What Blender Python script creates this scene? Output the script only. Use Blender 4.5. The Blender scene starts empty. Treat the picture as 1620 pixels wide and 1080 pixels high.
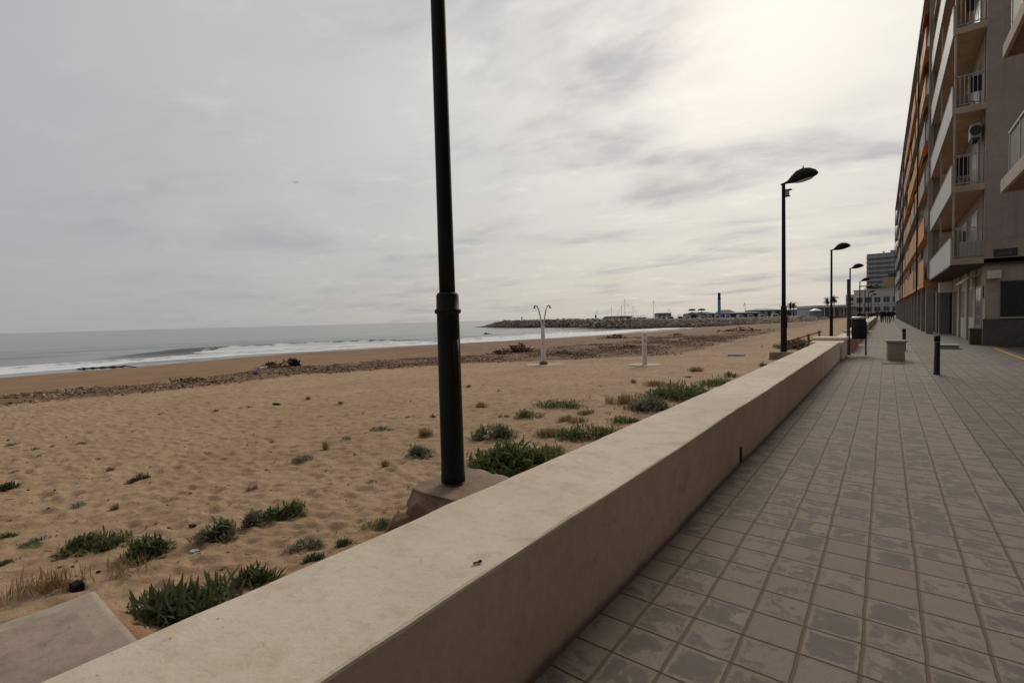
import bpy, bmesh, math, random
import numpy as np
from mathutils import Vector, Matrix
random.seed(7); RNG = np.random.default_rng(7)
PI = math.pi
sc = bpy.context.scene
COL = sc.collection

# ------------------------------------------------------------------ camera model (photo 1620x1080)
F = 772.0; H = 1.6
PITCH = math.radians(-2.53); ROLL = math.radians(1.505); YAW = math.radians(37.5)
def _cam():
    cp, sp = math.cos(PITCH), math.sin(PITCH); cr, sr = math.cos(ROLL), math.sin(ROLL)
    Rr = np.array([[cr, -sr, 0], [sr, cr, 0], [0, 0, 1]])
    M = np.array([[1, 0, 0], [0, 0, 1], [0, -1, 0]])
    Rp = np.array([[1, 0, 0], [0, cp, -sp], [0, sp, cp]])
    c, s = math.cos(YAW), math.sin(YAW)
    Rz = np.array([[c, -s, 0], [s, c, 0], [0, 0, 1]])
    return Rz @ Rp @ M @ Rr
W = _cam()
def ray(px, py): return W @ np.array([(px - 810) / F, (py - 540) / F, 1.0])
def on_z(px, py, z):
    r = ray(px, py); t = (z - H) / r[2]; return np.array([r[0] * t, r[1] * t, z])
def depth(p): return float((W.T @ (np.array(p) - [0, 0, H]))[2])

cd = bpy.data.cameras.new('camera'); cam = bpy.data.objects.new('camera', cd); COL.objects.link(cam)
cd.sensor_fit = 'HORIZONTAL'; cd.sensor_width = 36; cd.lens = F / 1620 * 36
cd.clip_start = 0.05; cd.clip_end = 40000
cam.matrix_world = Matrix(((W[0, 0], -W[0, 1], -W[0, 2], 0), (W[1, 0], -W[1, 1], -W[1, 2], 0), (W[2, 0], -W[2, 1], -W[2, 2], H), (0, 0, 0, 1)))
sc.camera = cam

# ------------------------------------------------------------------ numpy noise
def _hash(ix, iy, seed):
    n = (ix.astype(np.int64) * 374761393 + iy.astype(np.int64) * 668265263 + seed * 1274126177) & 0xffffffff
    n = ((n ^ (n >> 13)) * 1274126177) & 0xffffffff
    return ((n ^ (n >> 16)) & 0xffff) / 65535.0
def vnoise(x, y, seed=0):
    x = np.asarray(x, float); y = np.asarray(y, float)
    ix = np.floor(x); iy = np.floor(y); fx = x - ix; fy = y - iy
    fx = fx * fx * (3 - 2 * fx); fy = fy * fy * (3 - 2 * fy)
    a = _hash(ix, iy, seed); b = _hash(ix + 1, iy, seed); c = _hash(ix, iy + 1, seed); d = _hash(ix + 1, iy + 1, seed)
    return (a * (1 - fx) + b * fx) * (1 - fy) + (c * (1 - fx) + d * fx) * fy
def fbm(x, y, seed=0, octv=4):
    s = 0; a = .5
    for o in range(octv):
        s = s + a * vnoise(x * 2 ** o, y * 2 ** o, seed + o * 17); a *= .5
    return s

# ------------------------------------------------------------------ materials
def srgb(r, g, b):
    f = lambda v: (v / 255 / 12.92) if v / 255 <= .04045 else ((v / 255 + .055) / 1.055) ** 2.4
    return (f(r), f(g), f(b), 1)
class NT:
    def __init__(s, tree): s.t = tree; s.n = tree.nodes; s.l = tree.links
    def new(s, typ, **kw):
        n = s.n.new(typ)
        for k, v in kw.items(): setattr(n, k, v)
        return n
    def link(s, a, b): s.l.new(a, b)
    def val(s, sock, v):
        if hasattr(v, 'is_output') or isinstance(v, bpy.types.NodeSocket): s.l.new(v, sock)
        else: sock.default_value = v
    def math(s, op, a, b=0.0, c=None, clamp=False):
        n = s.new('ShaderNodeMath', operation=op, use_clamp=clamp)
        s.val(n.inputs[0], a); s.val(n.inputs[1], b)
        if c is not None: s.val(n.inputs[2], c)
        return n.outputs[0]
    def mix(s, fac, a, b, mode='MIX'):
        n = s.new('ShaderNodeMix', data_type='RGBA', blend_type=mode)
        s.val(n.inputs[0], fac); s.val(n.inputs[6], a); s.val(n.inputs[7], b)
        return n.outputs[2]
    def noise(s, vec, scale, detail=4, rough=.55, dist=0.0):
        n = s.new('ShaderNodeTexNoise'); n.inputs['Scale'].default_value = scale
        n.inputs['Detail'].default_value = detail; n.inputs['Roughness'].default_value = rough
        n.inputs['Distortion'].default_value = dist
        if vec is not None: s.link(vec, n.inputs['Vector'])
        return n.outputs['Fac']
    def ramp(s, fac, lo, hi):
        n = s.new('ShaderNodeMapRange', interpolation_type='SMOOTHSTEP')
        s.val(n.inputs[0], fac); n.inputs[1].default_value = lo; n.inputs[2].default_value = hi
        return n.outputs[0]
def new_mat(name):
    m = bpy.data.materials.new(name); m.use_nodes = True
    t = NT(m.node_tree); b = t.n['Principled BSDF']
    return m, t, b
MATS = {}
def mat(name, col, rough=.7, var=.15, scale=6.0, bump=.0, metal=0.0, spec=.4, dirt=0.0):
    """one plain weathered material: colour, two noise tints, optional bump"""
    if name in MATS: return MATS[name]
    m, t, b = new_mat(name)
    tc = t.new('ShaderNodeTexCoord').outputs['Object']
    n1 = t.noise(tc, scale, 5, .6); n2 = t.noise(tc, scale * 7.3, 3, .6)
    f = t.math('ADD', t.math('MULTIPLY', n1, .7), t.math('MULTIPLY', n2, .3))
    c = Vector(col[:3])
    dark = tuple(c * (1 - var)) + (1,); lite = tuple(c * (1 + var)) + (1,)
    co = t.mix(t.ramp(f, .3, .7), dark, lite)
    if dirt:
        d = t.ramp(t.noise(tc, scale * .35, 6, .65, .6), .5, .75)
        co = t.mix(t.math('MULTIPLY', d, dirt), co, tuple(c * .45) + (1,))
    t.link(co, b.inputs['Base Color'])
    b.inputs['Roughness'].default_value = rough; b.inputs['Metallic'].default_value = metal
    b.inputs['Specular IOR Level'].default_value = spec
    if bump:
        bp = t.new('ShaderNodeBump'); bp.inputs['Strength'].default_value = bump; bp.inputs['Distance'].default_value = .02
        t.link(t.noise(tc, scale * 9, 4, .6), bp.inputs['Height']); t.link(bp.outputs[0], b.inputs['Normal'])
    MATS[name] = m
    return m
def tint_mat(name, rough=.8, spec=.3, trans=0.0):
    """colour read from the per-piece 'tint' attribute (each stick, leaf or rock has its own)"""
    if name in MATS: return MATS[name]
    m, t, b = new_mat(name)
    a = t.new('ShaderNodeVertexColor', layer_name='tint')
    tc = t.new('ShaderNodeTexCoord').outputs['Object']
    n = t.noise(tc, 5, 4)
    co = t.mix(t.ramp(n, .3, .7), t.mix(1.0, a.outputs['Color'], (.75, .75, .75, 1), 'MULTIPLY'), a.outputs['Color'])
    t.link(co, b.inputs['Base Color']); b.inputs['Roughness'].default_value = rough
    b.inputs['Specular IOR Level'].default_value = spec
    if trans:
        tr = t.new('ShaderNodeBsdfTranslucent'); t.link(co, tr.inputs['Color'])
        ms = t.new('ShaderNodeMixShader'); ms.inputs[0].default_value = trans
        t.link(b.outputs[0], ms.inputs[1]); t.link(tr.outputs[0], ms.inputs[2])
        t.link(ms.outputs[0], t.n['Material Output'].inputs['Surface'])
    MATS[name] = m
    return m
def glass_mat(name, col, rough=.08):
    if name in MATS: return MATS[name]
    m, t, b = new_mat(name)
    b.inputs['Base Color'].default_value = col; b.inputs['Roughness'].default_value = rough
    b.inputs['Specular IOR Level'].default_value = .3
    MATS[name] = m
    return m

# ------------------------------------------------------------------ mesh helpers
class MB:
    def __init__(s): s.v = []; s.f = []; s.c = []; s.smooth = []
    def add(s, vs, fs, col=None, smooth=False):
        o = len(s.v); s.v += [tuple(p) for p in vs]
        for f in fs: s.f.append(tuple(i + o for i in f)); s.c.append(col); s.smooth.append(smooth)
    def box(s, x0, x1, y0, y1, z0, z1, col=None):
        vs = [(x0, y0, z0), (x1, y0, z0), (x1, y1, z0), (x0, y1, z0), (x0, y0, z1), (x1, y0, z1), (x1, y1, z1), (x0, y1, z1)]
        s.add(vs, [(3, 2, 1, 0), (4, 5, 6, 7), (0, 1, 5, 4), (1, 2, 6, 5), (2, 3, 7, 6), (3, 0, 4, 7)], col)
    def tube(s, pts, rads, n=10, col=None, cap=True, smooth=True):
        pts = [Vector(p) for p in pts]
        if not hasattr(rads, '__len__'): rads = [rads] * len(pts)
        vs = []; fs = []
        for i, p in enumerate(pts):
            d = (pts[min(i + 1, len(pts) - 1)] - pts[max(i - 1, 0)])
            d.normalize()
            a = d.cross(Vector((0, 0, 1)) if abs(d.z) < .9 else Vector((1, 0, 0))); a.normalize(); b = d.cross(a)
            for k in range(n):
                an = 2 * PI * k / n; vs.append(p + (a * math.cos(an) + b * math.sin(an)) * rads[i])
        for i in range(len(pts) - 1):
            for k in range(n):
                k2 = (k + 1) % n; fs.append((i * n + k, i * n + k2, (i + 1) * n + k2, (i + 1) * n + k))
        s.add(vs, fs, col, smooth)
        if cap:
            o = len(s.v) - len(vs); L = (len(pts) - 1) * n
            s.f.append(tuple(o + k for k in range(n))[::-1]); s.c.append(col); s.smooth.append(False)
            s.f.append(tuple(o + L + k for k in range(n))); s.c.append(col); s.smooth.append(False)
    def lathe(s, prof, cx=0, cy=0, n=24, col=None, smooth=True):
        s.tube([(cx, cy, z) for r, z in prof], [max(r, .0005) for r, z in prof], n, col, True, smooth)
    def ell(s, c, r, n=14, m=8, col=None, rot=None, jit=0, zmin=None):
        vs = []; fs = []
        for i in range(m + 1):
            th = PI * i / m
            for k in range(n):
                ph = 2 * PI * k / n
                p = Vector((r[0] * math.sin(th) * math.cos(ph), r[1] * math.sin(th) * math.sin(ph), r[2] * math.cos(th)))
                if zmin is not None: p.z = max(p.z, zmin)
                if jit: p *= 1 + jit * (random.random() - .5) * (1 if 0 < i < m else 0)
                if rot: p = rot @ p
                vs.append(p + Vector(c))
        for i in range(m):
            for k in range(n):
                k2 = (k + 1) % n; fs.append((i * n + k, (i + 1) * n + k, (i + 1) * n + k2, i * n + k2))
        s.add(vs, fs, col, True)
    def rock(s, c, r, col=None, flat=.75):
        bm = bmesh.new(); bmesh.ops.create_icosphere(bm, subdivisions=1, radius=1)
        R = Matrix.Rotation(random.random() * 6, 3, 'Z') @ Matrix.Rotation(random.random() * .8, 3, 'X')
        sx = Vector((random.uniform(.8, 1.4), random.uniform(.7, 1.1), random.uniform(.5, .8) * flat / .75))
        vs = []
        for v in bm.verts:
            p = v.co * random.uniform(.78, 1.12); p = Vector((p.x * sx.x, p.y * sx.y, p.z * sx.z)); vs.append(Vector(c) + (R @ p) * r)
        s.add(vs, [tuple(v.index for v in f.verts) for f in bm.faces], col, False); bm.free()
    def build(s, name, material, parent=None, bevel=0, loc=None, rotz=0):
        me = bpy.data.meshes.new(name); me.from_pydata(s.v, [], s.f); me.update()
        if any(c is not None for c in s.c):
            a = me.color_attributes.new('tint', 'FLOAT_COLOR', 'CORNER')
            arr = []
            for f, c in zip(s.f, s.c):
                c = c or (.5, .5, .5, 1)
                arr += list(c[:3]) + [1.0] if False else (list(c[:3]) + [1.0]) * len(f)
            a.data.foreach_set('color', arr)
        me.polygons.foreach_set('use_smooth', s.smooth)
        if isinstance(material, (list, tuple)):
            for q in material: me.materials.append(q)
        else: me.materials.append(material)
        o = bpy.data.objects.new(name, me); COL.objects.link(o)
        if parent: o.parent = parent
        if bevel:
            b = o.modifiers.new('bevel', 'BEVEL'); b.width = bevel; b.segments = 2; b.limit_method = 'ANGLE'
        if loc is not None: o.location = loc
        o.rotation_euler.z = rotz
        return o
def tag(o, label=None, cat=None, group=None, kind=None):
    if label: o['label'] = label
    if cat: o['category'] = cat
    if group: o['group'] = group
    if kind: o['kind'] = kind
    return o
def empty(name, loc, label, cat, group=None, rotz=0):
    o = bpy.data.objects.new(name, None); COL.objects.link(o); o.location = loc; o.rotation_euler.z = rotz
    o.empty_display_size = .2
    return tag(o, label, cat, group)
def grid_mesh(name, xs, ys, zf, material, smooth=True, attrs=None):
    X, Y = np.meshgrid(xs, ys); Z = zf(X, Y)
    nx, ny = len(xs), len(ys)
    me = bpy.data.meshes.new(name)
    co = np.stack([X, Y, Z], -1).reshape(-1, 3)
    i = np.arange(nx * ny).reshape(ny, nx)
    q = np.stack([i[:-1, :-1], i[:-1, 1:], i[1:, 1:], i[1:, :-1]], -1).reshape(-1, 4)
    me.vertices.add(len(co)); me.vertices.foreach_set('co', co.ravel())
    me.loops.add(q.size); me.loops.foreach_set('vertex_index', q.ravel())
    me.polygons.add(len(q)); me.polygons.foreach_set('loop_start', np.arange(0, q.size, 4)); me.polygons.foreach_set('loop_total', np.full(len(q), 4))
    me.polygons.foreach_set('use_smooth', np.full(len(q), smooth))
    me.update(); me.validate()
    if attrs:
        for k, fn in attrs.items():
            a = me.attributes.new(k, 'FLOAT', 'POINT'); a.data.foreach_set('value', fn(X, Y).ravel().astype(np.float32))
    me.materials.append(material)
    o = bpy.data.objects.new(name, me); COL.objects.link(o)
    return o
def spread(a, b, c, d0, g):
    """coordinates from a to b, spacing d0 around c growing by g per metre"""
    out = [c]; x = c
    while x < b: x += d0 + g * abs(x - c); out.append(min(x, b))
    x = c; lo = []
    while x > a: x -= d0 + g * abs(x - c); lo.append(max(x, a))
    return np.array(lo[::-1] + out)

# ------------------------------------------------------------------ world: veiled overcast sky
SUN = Vector(ray(1190, -70)).normalized()
sun_el = math.asin(SUN.z); sun_az = math.atan2(SUN.x, SUN.y)
def make_world():
    w = bpy.data.worlds.new('World'); sc.world = w; w.use_nodes = True
    t = NT(w.node_tree); t.n.clear()
    out = t.new('ShaderNodeOutputWorld'); bg = t.new('ShaderNodeBackground'); t.link(bg.outputs[0], out.inputs[0])
    bg.inputs[1].default_value = .1
    sky = t.new('ShaderNodeTexSky', sky_type='NISHITA', sun_disc=False); sky.sun_elevation = sun_el; sky.sun_rotation = sun_az
    sky.air_density = 1.2; sky.dust_density = 2.5
    g = t.new('ShaderNodeTexCoord').outputs['Generated']
    sep = t.new('ShaderNodeSeparateXYZ'); t.link(g, sep.inputs[0])
    z = t.math('MAXIMUM', sep.outputs[2], 0.0)
    den = t.math('ADD', z, .10)
    cmb = t.new('ShaderNodeCombineXYZ')
    t.link(t.math('DIVIDE', sep.outputs[0], den), cmb.inputs[0]); t.link(t.math('DIVIDE', sep.outputs[1], den), cmb.inputs[1])
    mp = t.new('ShaderNodeMapping'); t.link(cmb.outputs[0], mp.inputs[0])
    mp.inputs['Rotation'].default_value = (0, 0, math.radians(-28)); mp.inputs['Scale'].default_value = (.8, 1.2, 1)
    mp.inputs['Location'].default_value = (1.7, 3.1, 0)
    big = t.noise(mp.outputs[0], .75, 6, .55, .5)
    mid = t.noise(mp.outputs[0], 1.25, 9, .54, .3)
    dt = t.new('ShaderNodeVectorMath', operation='DOT_PRODUCT'); t.link(g, dt.inputs[0]); dt.inputs[1].default_value = SUN
    d = t.math('MAXIMUM', dt.outputs['Value'], 0.0)
    g1 = t.math('POWER', d, 2.2); g2 = t.math('POWER', d, 9.0)
    # veil brightness by angle from the sun
    back = t.math('ADD', t.math('MULTIPLY', t.ramp(dt.outputs['Value'], -.75, .2), .29), .12)
    lum = t.math('ADD', t.math('ADD', t.math('MULTIPLY', g1, .22), t.math('MULTIPLY', g2, .15)), back)
    warm = t.math('POWER', d, 1.6)
    veil = t.mix(warm, (.972, .985, 1.06, 1), (1.045, 1.0, .925, 1))
    # near the horizon the veil is seen through more, yellower air
    hz = t.math('POWER', t.math('SUBTRACT', 1.0, t.math('MINIMUM', t.math('MULTIPLY', z, 2.4), 1.0)), 2.0)
    veil = t.mix(t.math('MULTIPLY', t.math('MULTIPLY', hz, warm), .75), veil, (1.08, 1.0, .85, 1))
    lum = t.math('MULTIPLY', lum, t.math('SUBTRACT', 1.0, t.math('MULTIPLY', hz, .12)))
    v = t.new('ShaderNodeVectorMath', operation='SCALE'); t.link(veil, v.inputs[0]); t.link(lum, v.inputs['Scale'])
    # darker, bluer lower clouds
    cl = t.math('MULTIPLY', t.ramp(mid, .44, .68), t.ramp(big, .42, .60))
    soft = t.ramp(big, .35, .7)
    c1 = t.mix(t.math('MULTIPLY', soft, .18), v.outputs[0], (.32, .325, .34, 1))
    c2 = t.mix(t.math('MULTIPLY', t.math('MULTIPLY', cl, .85), t.math('ADD', t.math('MULTIPLY', g1, .75), .25)), c1, (.30, .31, .355, 1))
    hi = t.ramp(t.noise(mp.outputs[0], 3.1, 8, .62, .3), .52, .8)
    c3 = t.mix(t.math('MULTIPLY', t.math('MULTIPLY', hi, g1), .4), c2, (.95, .92, .84, 1))
    v2 = t.new('ShaderNodeVectorMath', operation='SCALE'); t.link(c3, v2.inputs[0]); v2.inputs['Scale'].default_value = 10.0
    fin = t.mix(.05, v2.outputs[0], sky.outputs[0])
    t.link(fin, bg.inputs[0])
make_world()
sl = bpy.data.lights.new('sun', 'SUN'); sl.energy = 1.35; sl.angle = math.radians(24); sl.color = (1, .93, .82)
so = bpy.data.objects.new('sun', sl); COL.objects.link(so)
so.rotation_euler = SUN.to_track_quat('Z', 'Y').to_euler(); so.location = (0, 0, 60)
sc.view_settings.view_transform = 'Standard'; sc.view_settings.look = 'None'; sc.view_settings.exposure = .12; sc.view_settings.gamma = 1
sc.cycles.max_bounces = 6; sc.cycles.use_denoising = True

# ------------------------------------------------------------------ beach terrain
_SY = [-200, 5, 15, 27, 36, 47, 61, 86, 113, 126, 150, 300]
_SS = [50, 51, 52.5, 54.5, 52.8, 49, 43.4, 38, 39, 33, 22, 18]
def shore(Y): return np.interp(Y, _SY, _SS)
def shore_w(Y): return shore(Y) + 2.2 * (fbm(np.asarray(Y) * .09, np.asarray(Y) * 0, 5, 3) - .45)
def terr(X, Y):
    s = -np.asarray(X, float); t = s / shore_w(Y)
    z = np.interp(t, [0, .035, .2, .42, .6, .85, 1, 1.3, 2, 5], [-.30, -.33, -.42, -.60, -.75, -1.16, -1.6, -2.6, -5, -8])
    return z + .10 * (fbm(s * .22, np.asarray(Y) * .22, 3, 3) - .45) * np.clip((s - 2) / 4, 0, 1) * np.clip((1.0 - t) * 5, .1, 1)
def on_sand(px, py):
    z = -.4
    for _ in range(8):
        p = on_z(px, py, z); z = float(terr(p[0], p[1]))
    return on_z(px, py, z)
def pits(X, Y, cell, seed, rmin, rmax, dep):
    h = np.zeros_like(X); ix = np.floor(X / cell); iy = np.floor(Y / cell)
    for ox in (-1, 0, 1):
        for oy in (-1, 0, 1):
            cx, cy = ix + ox, iy + oy
            a = _hash(cx, cy, seed); b = _hash(cx, cy, seed + 1); r = rmin + (rmax - rmin) * _hash(cx, cy, seed + 2)
            an = _hash(cx, cy, seed + 3) * PI; el = 1 + .8 * _hash(cx, cy, seed + 4); dd = dep * (.25 + _hash(cx, cy, seed + 5))
            dx = X - (cx + a) * cell; dy = Y - (cy + b) * cell
            u = (dx * np.cos(an) + dy * np.sin(an)) / (r * el); w_ = (-dx * np.sin(an) + dy * np.cos(an)) / r
            q = u * u + w_ * w_
            h += dd * (-np.exp(-q * 1.6) + .55 * np.exp(-(np.sqrt(q) - 1.25) ** 2 * 7))
    return h
_DY = [-40, 2, 6, 11, 15, 19, 23, 36, 47, 70, 100]; _DX = [23, 23.2, 25.4, 25.4, 23.2, 21.8, 17.5, 17.2, 15.6, 14, 12]
def _edge(pts):
    q = sorted((float(p[1]), -float(p[0])) for p in (on_sand(*a) for a in pts)); return [a for a, b in q], [b for a, b in q]
_LO = _edge([(0, 643), (86, 634), (173, 628), (260, 618), (371, 606), (479, 594), (578, 587), (691, 578), (730, 575), (859, 571), (912, 569), (979, 565), (1045, 563), (1110, 552), (1160, 538)])
_UP = _edge([(0, 627), (86, 618), (185, 611), (272, 604), (358, 594), (400, 587), (461, 579), (528, 579), (627, 569), (691, 566), (790, 554), (859, 557), (912, 548), (979, 534), (1032, 537), (1110, 530), (1165, 524)])
def wrack_lo(Y): return np.interp(Y, *_LO) + .8 * (fbm(np.asarray(Y) * .35, 0 * np.asarray(Y), 9, 3) - .45)
def wrack_up(Y): return np.maximum(np.interp(Y, *_UP) + 1.2 * (fbm(np.asarray(Y) * .35, 0 * np.asarray(Y), 19, 3) - .45), wrack_lo(Y) + .8)
def debris_edge(Y): return wrack_lo(Y)
def terr_full(X, Y):
    s = -X; z = terr(X, Y)
    e = debris_edge(Y); dry = np.clip((e + 1 - s) / 2, 0, 1) * np.clip((s - 1.9) / .4, 0, 1)
    z = z + dry * (pits(X, Y, .24, 11, .045, .095, .027) + pits(X + 31, Y + 7, .40, 41, .06, .11, .020) + pits(X + 11, Y + 3, .15, 91, .03, .06, .012) + .030 * (fbm(X * .8, Y * .8, 21, 5) - .45) + .028 * (fbm(X * 4.2, Y * 4.2, 23, 3) - .45))
    u_ = wrack_up(Y); band = np.clip((s - e) / .8 + .3, 0, 1) * np.clip((u_ - s) / 1.2 + .3, 0, 1)
    z = z + band * np.clip((60 - Y) / 25, .2, 1) * (.16 * fbm(X * .5, Y * .5, 61, 3) + .09 * (fbm(X * 2.4, Y * 2.4, 63, 3) - .4))
    dx_ = np.maximum(np.maximum(-3.87 - X, X + 1.9), 0); dy_ = np.maximum(Y - .76, 0); rd = np.hypot(dx_, dy_)
    z = z + .30 * np.exp(-(rd / .22) ** 1.3) * (.55 + .75 * fbm(X * 2.2, Y * 2.2, 131, 3)) * (Y > -4) * (s > 1.9)
    wet = np.clip((s - e - 1) / 2, 0, 1) * np.clip((shore_w(Y) - s) / 6, 0, 1)
    z = z + wet * (.10 * (fbm(X * .45, Y * .2, 71, 3) - .45) + .03 * (fbm(X * 1.8, Y * 1.2, 73, 3) - .45))
    return z
def sand_material():
    m, t, b = new_mat('beach_sand')
    tc = t.new('ShaderNodeTexCoord').outputs['Object']
    at = t.new('ShaderNodeAttribute', attribute_name='tide').outputs['Fac']     # 0 dry .. 1 wet, measured from the wrack line
    sep = t.new('ShaderNodeSeparateXYZ'); t.link(tc, sep.inputs[0])
    n1 = t.noise(tc, .5, 5, .6); n2 = t.noise(tc, 4.5, 5, .65); n3 = t.noise(tc, 60, 3, .7)
    dry = t.mix(t.ramp(n1, .35, .65), (.405, .272, .166, 1), (.46, .315, .198, 1))
    dry = t.mix(t.math('MULTIPLY', t.ramp(n2, .42, .7), .6), dry, (.29, .17, .09, 1))  # random darker mottling, painted in for the weak shading of the footprints
    da = t.new('ShaderNodeAttribute', attribute_name='damp').outputs['Fac']
    dry = t.mix(t.math('MULTIPLY', t.ramp(t.math('ADD', da, t.math('MULTIPLY', t.math('SUBTRACT', n2, .5), .8)), .3, .9), .75), dry, (.30, .165, .078, 1))
    wet = t.mix(t.ramp(n1, .3, .7), (.24, .142, .073, 1), (.30, .183, .098, 1))
    mask = t.ramp(t.math('ADD', at, t.math('MULTIPLY', t.math('SUBTRACT', n2, .5), .35)), .35, .65)
    c = t.mix(mask, dry, wet)
    wr = t.new('ShaderNodeAttribute', attribute_name='wrack').outputs['Fac']
    c = t.mix(t.math('MULTIPLY', t.ramp(t.math('ADD', wr, t.math('MULTIPLY', t.math('SUBTRACT', n2, .5), .9)), .32, .75), .85), c, (.18, .098, .056, 1))
    fs = t.new('ShaderNodeAttribute', attribute_name='far_churn').outputs['Fac']
    nch = t.noise(tc, .8, 6, .7, .6)
    c = t.mix(t.math('MULTIPLY', fs, t.ramp(nch, .36, .58)), c, (.175, .104, .062, 1))
    sw = t.new('ShaderNodeAttribute', attribute_name='swash').outputs['Fac']
    c = t.mix(sw, c, (.15, .098, .055, 1))
    n5 = t.noise(tc, 14, 5, .7)
    c = t.mix(t.math('MULTIPLY', t.ramp(n5, .50, .72), .38), c, (.21, .125, .068, 1))
    c = t.mix(t.math('MULTIPLY', t.ramp(n3, .4, .75), .25), c, (.20, .115, .06, 1))
    t.link(c, b.inputs['Base Color'])
    t.link(t.math('SUBTRACT', .95, t.math('MULTIPLY', sw, .72)), b.inputs['Roughness'])
    b.inputs['Specular IOR Level'].default_value = .25
    bp = t.new('ShaderNodeBump'); bp.inputs['Strength'].default_value = .85; bp.inputs['Distance'].default_value = .035
    hh = t.math('ADD', t.math('MULTIPLY', t.noise(tc, 11, 5, .65), .8), t.math('MULTIPLY', n3, .2))
    t.link(t.math('MULTIPLY', hh, t.math('SUBTRACT', 1.0, t.math('MULTIPLY', sw, .9))), bp.inputs['Height']); t.link(bp.outputs[0], b.inputs['Normal'])
    return m
xs = -spread(1.5, 95, 2.6, .024, .0085)[::-1]
ys = spread(-40, 320, 2.2, .028, .0085)
beach = grid_mesh('beach', xs, ys, terr_full, sand_material(), True, {
    'tide': lambda X, Y: np.clip((-X - debris_edge(Y)) / 2.0 + .5, 0, 1),
    'wrack': lambda X, Y: np.clip((-X - wrack_lo(Y)) / .8 + .4, 0, 1) * np.clip((wrack_up(Y) + X) / 1.5 + .5, 0, 1) * np.clip((70 - Y) / 25, .45, 1),
    'far_churn': lambda X, Y: .9 * np.clip((Y - 17) / 12, 0, 1) * np.clip((-X - 5) / 6, 0, 1) * np.clip((shore_w(Y) - 5 + X) / 6, 0, 1),
    'damp': lambda X, Y: np.clip((4.6 + X) / 1.6, 0, 1) * np.clip((5.0 - Y) / 2.0, 0, 1),
    'swash': lambda X, Y: np.clip((terr(X, Y) + 1.28 - .25 * (fbm(Y * .12, Y * 0, 33, 3) - .5)) / -.16, 0, 1)})
tag(beach, kind='structure')

# ------------------------------------------------------------------ sea
def crest(s, Y, s0, w, y0, y1, h):
    env = np.clip((Y - y0) / 9, 0, 1) * np.clip((y1 - Y) / 14, 0, 1)
    u = (s - s0) / w
    return h * env * np.where(u > 0, np.exp(-u * u * .35), np.exp(-u * u * 2.2)), env, u
def sea_fields(X, Y):
    d = -X - shore_w(Y) + 3.0 * (fbm(Y * .13, Y * 0, 77, 2) - .45)
    z = np.full_like(X, -1.6); foam = np.zeros_like(X)
    wob = 4 * (fbm(Y * .06, Y * 0, 55, 2) - .45)
    for (s0, w, y0, y1, h, fm) in ((17, 1.5, 14, 62, .70, 1.2), (12, 1.2, 50, 100, .40, 1.1), (10, 1.1, -60, 24, .26, 1.0), (26, 2.2, 40, 120, .28, .5), (34, 2.6, -80, 25, .22, 0), (47, 3, -60, 160, .22, 0), (64, 4, -100, 200, .2, 0)):
        c, env, u = crest(d + wob, Y, s0, w, y0, y1, h); z = z + c
        br = np.clip((Y - y0 - 8) / 6, 0, 1)
        foam = np.maximum(foam, fm * env * br * np.exp(-((u + 1.2) / 1.1) ** 2))
        foam = np.maximum(foam, .62 * fm * env * br * np.exp(-np.clip(-u - 1, 0, 99) * .22) * (u < -1))
    foam = np.maximum(foam, 1.15 * np.exp(-((d - 6 - 2.5 * (fbm(Y * .2, Y * 0, 91, 3) - .45)) / 2.4) ** 2))
    foam = np.maximum(foam, .72 * np.exp(-((d - 10.5) / 4.5) ** 2))
    foam = np.maximum(foam, .75 * np.exp(-((d - .2) / .35) ** 2))
    near = np.exp(-np.clip(d, 0, 999) / 60)
    z = z + near * .10 * (fbm(X * .35, Y * .18, 88, 3) - .45) * np.clip(d / 4, 0, 1)
    return z, np.clip(foam, 0, 1)
def sea_material():
    m, t, b = new_mat('sea_water')
    tc = t.new('ShaderNodeTexCoord').outputs['Object']
    mp = t.new('ShaderNodeMapping'); t.link(tc, mp.inputs[0]); mp.inputs['Scale'].default_value = (1, .45, 1)
    fo = t.new('ShaderNodeAttribute', attribute_name='foam').outputs['Fac']
    n = t.noise(mp.outputs[0], 1.1, 7, .7); n2 = t.noise(mp.outputs[0], .05, 4, .6)
    mask = t.ramp(t.math('ADD', fo, t.math('MULTIPLY', t.math('SUBTRACT', n, .5), 1.5)), .45, .74)
    water = t.mix(t.ramp(n2, .35, .65), (.060, .082, .076, 1), (.10, .118, .105, 1))
    c = t.mix(mask, water, (.72, .72, .70, 1))
    t.link(c, b.inputs['Base Color'])
    t.link(t.math('ADD', .16, t.math('MULTIPLY', mask, .6)), b.inputs['Roughness'])
    b.inputs['IOR'].default_value = 1.33
    bp = t.new('ShaderNodeBump'); bp.inputs['Strength'].default_value = .55; bp.inputs['Distance'].default_value = .25
    hh = t.math('ADD', t.noise(mp.outputs[0], .55, 6, .6), t.math('MULTIPLY', t.noise(mp.outputs[0], .12, 3, .5), 1.6))
    t.link(hh, bp.inputs['Height']); t.link(bp.outputs[0], b.inputs['Normal'])
    return m
s1 = np.concatenate([np.arange(16, 90, .28), 90 + np.cumsum(.4 * 1.06 ** np.arange(0, 150))]); s1 = s1[s1 < 12000]
ys2 = np.concatenate([spread(-9000, 14000, 30, .32, .012)])
sea = grid_mesh('sea', -s1[::-1], ys2, lambda X, Y: sea_fields(X, Y)[0], sea_material(), True, {'foam': lambda X, Y: sea_fields(X, Y)[1]})
tag(sea, kind='structure')

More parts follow.
